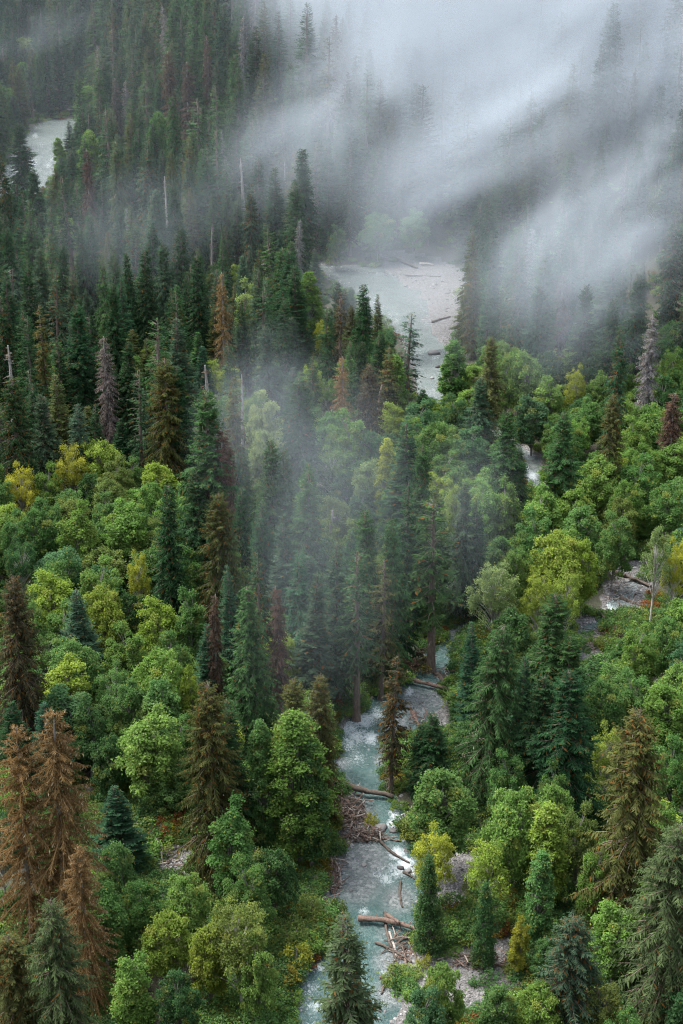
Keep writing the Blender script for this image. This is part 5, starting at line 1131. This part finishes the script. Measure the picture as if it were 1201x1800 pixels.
# ------------------------------------------------------------------ shrubs
for k, (px, py, h, wpx, ck, key, lb) in enumerate([(654, 1428, 3.2, 28, 'ye', 'U0', 'yellow shrub beside the white falls'), (596, 1575, 4.0, 30, 'ol', 'U0', 'olive shrub on the left bank below the long reddish logs'), (737, 1640, 2.5, 40, 'ol', 'U1', 'olive shrub at the foot of the left leafy column'), (746, 1677, 2.2, 26, 'ye', 'U1', 'yellow shrub on the right bank below the reddish trunk'),
                                                   (820, 1605, 3.0, 50, 'mg', 'U0', 'green shrub between the two leafy columns'), (680, 1372, 3.0, 28, 'mg', 'U0', 'green shrub at the foot of the half-dead conifer'), (280, 1468, 3.2, 56, 'lg', 'U0', 'fresh green shrub in the left gravel opening'), (305, 1442, 2.6, 40, 'ye', 'U1', 'yellowing shrub below the pale fallen birch'),
                                                   (160, 1420, 3.0, 34, 'ol', 'U0', 'olive shrub right of the rusty dead conifer'), (515, 1620, 4.5, 60, 'ol', 'U0', 'olive-yellow shrub on the lower left bank'), (545, 1570, 5.0, 50, 'ol', 'U0', 'tall olive shrub under the big cottonwood'), (520, 1660, 4.0, 56, 'ye', 'U0', 'yellow shrub at the lower left water edge'),
                                                   (735, 1150, 4.0, 60, 'br', 'U0', 'rust-brown shrub on the bank at the stream bend'), (700, 1165, 3.0, 50, 'br', 'U1', 'brown shrub left of the stream bend'), (1100, 1108, 2.6, 44, 'br', 'U1', 'orange-brown shrub by the side creek'), (615, 1212, 3.0, 60, 'mg', 'U1', 'green shrub on the left bank at the bend'), (1105, 1075, 3.5, 44, 'mg', 'U0', 'green shrub on the right side of the creek riffle'), (815, 505, 4.0, 36, 'pl', 'U0', 'pale shrub at the right end of the river bar')]):
    q = place_top(px, py, h); p = PROTO[key]; x, y = q; dep = proj(x, y, 0)[2]; w = wpx / 2 * dep / FPX
    e = link('shrub', None); e.location = (x, y, gz(x, y)); e.scale = (w / p['R'], w / p['R'], h / p['H']); e.rotation_euler = (0, 0, k); tag(e, lb, 'shrub', 'shrubs on the banks')
    for part in ('trunk', 'crown'): o = link('stem' if part == 'trunk' else 'crown', p[part], e); o.color = jitter(C[ck])

# ------------------------------------------------------------------ air: drifting mist banks
def mist_mat(name, dens, axis, lo, hi):
    m, t, out = nmat(name); tc = N(t, 'ShaderNodeTexCoord').outputs['Object']; pos = N(t, 'ShaderNodeNewGeometry').outputs['Position']
    ln = N(t, 'ShaderNodeVectorMath', operation='LENGTH'); t.links.new(tc, ln.inputs[0])
    fall = N(t, 'ShaderNodeMapRange', interpolation_type='SMOOTHSTEP'); fall.inputs['From Min'].default_value = 1.0; fall.inputs['From Max'].default_value = 0.0; t.links.new(ln.outputs['Value'], fall.inputs['Value'])
    a = Vector(axis).normalized(); b = Vector((0, 0, 1)) - a * a.z; b.normalize(); c = a.cross(b)
    cmb = N(t, 'ShaderNodeCombineXYZ')
    for i, (v, L) in enumerate(((a, 70.0), (b, 30.0), (c, 40.0))):
        dt = N(t, 'ShaderNodeVectorMath', operation='DOT_PRODUCT'); dt.inputs[1].default_value = v / L; t.links.new(pos, dt.inputs[0]); t.links.new(dt.outputs['Value'], cmb.inputs[i])
    nz = N(t, 'ShaderNodeTexNoise', i_Scale=1.0, i_Detail=3.0, i_Roughness=0.58, i_Distortion=1.0); t.links.new(cmb.outputs[0], nz.inputs['Vector'])
    mr = N(t, 'ShaderNodeMapRange', interpolation_type='SMOOTHSTEP'); mr.inputs['From Min'].default_value = lo; mr.inputs['From Max'].default_value = hi; t.links.new(nz.outputs[0], mr.inputs['Value'])
    d = math_(t, 'MULTIPLY', math_(t, 'MULTIPLY', fall.outputs[0], mr.outputs[0]), dens)
    pv = N(t, 'ShaderNodeVolumePrincipled'); pv.inputs['Color'].default_value = (.54, .60, .655, 1); t.links.new(d, pv.inputs['Density'])
    t.links.new(pv.outputs[0], out.inputs['Volume']); return m
def over_trees(px, py, off, h=26):
    """point in front of the tree tops seen at (px, py), off metres towards the camera"""
    d = ray(px, py); t = np.linspace(120, 1500, 2761); P = d[None] * t[:, None]; f = CAM_H + P[:, 2] - fast_z(P[:, 0], P[:, 1]) - h
    i = int(np.argmax(f < 0)); tt = t[i] - off; return Vector((d[0] * tt, d[1] * tt, CAM_H + d[2] * tt))
# from px,py to px,py, radius up (m), radius across (m), metres in front of the tree tops, density, noise floor, label
MIST = [(480, -70, 1640, 0, 96, 66, 46, .075, .08, 'thick white fog bank lying on the top right hillside'),
        (640, 90, 1420, 130, 52, 46, 34, .036, .20, 'grey fog below the thick bank on the hillside'),
        (1100, 90, 540, 450, 30, 26, 22, .036, .28, 'long fog streak slanting above the river bend'),
        (1320, 190, 740, 570, 30, 26, 20, .036, .28, 'fog streak slanting towards the river bar'),
        (820, 60, 380, 360, 38, 32, 24, .022, .28, 'grey fog thinning out over the hillside at top centre'),
        (1300, 380, 860, 620, 30, 26, 18, .016, .34, 'soft fog on the right slope'),
        (880, 440, 560, 560, 26, 30, -50, .0110, .20, 'thin mist over the river bend'),
        (650, 640, 440, 800, 18, 18, 14, .012, .34, 'mist wisp below the river bend'),
        (480, 600, 430, 900, 20, 18, 14, .0075, .32, 'mist column around the pale round maple'),
        (640, 700, 520, 1200, 26, 22, 14, .0042, .28, 'blue mist hanging left of the stream'),
        (850, 760, 780, 1060, 14, 14, 10, .006, .30, 'small mist patch left of the bright maples'),
        (190, 10, -160, 150, 16, 18, 14, .016, .38, 'pale wisp at the top left corner'),
        (420, 340, -20, 520, 28, 24, 20, .0050, .28, 'thin wisp below the left river')]
SLANT = over_trees(590, 400, 20) - over_trees(1030, 130, 20)
bm = bmesh.new(); bmesh.ops.create_icosphere(bm, subdivisions=3, radius=1.0); MSPH = bpy.data.meshes.new('mist'); bm.to_mesh(MSPH); bm.free()
for k, (x1, y1, x2, y2, ru, ra, off, dn, lo, lb) in enumerate(MIST):
    p, q = over_trees(x1, y1, off), over_trees(x2, y2, off); ax = q - p
    o = link('mist', MSPH.copy()); o.data.materials.append(mist_mat('mist_bank', dn, SLANT if k < 7 else ax, lo, lo + .46))
    X = ax.normalized(); Y = Vector((0, 0, 1)).cross(X).normalized(); Z = X.cross(Y)
    from mathutils import Matrix
    o.rotation_euler = Matrix((X, Y, Z)).transposed().to_euler(); o.location = (p + q) / 2; o.scale = (ax.length * .62, ra, ru)
    tag(o, lb, kind='stuff')
m, t, out = nmat('mist_veil'); pv = N(t, 'ShaderNodeVolumePrincipled'); pv.inputs['Color'].default_value = (.50, .57, .62, 1); pv.inputs['Density'].default_value = 0.00016
t.links.new(pv.outputs[0], out.inputs['Volume'])
o = link('mist', MSPH.copy()); o.data.materials.append(m); o.location = (60, 740, 40); o.scale = (330, 330, 100); tag(o, 'thin even veil of mist over the whole upper valley', kind='stuff')
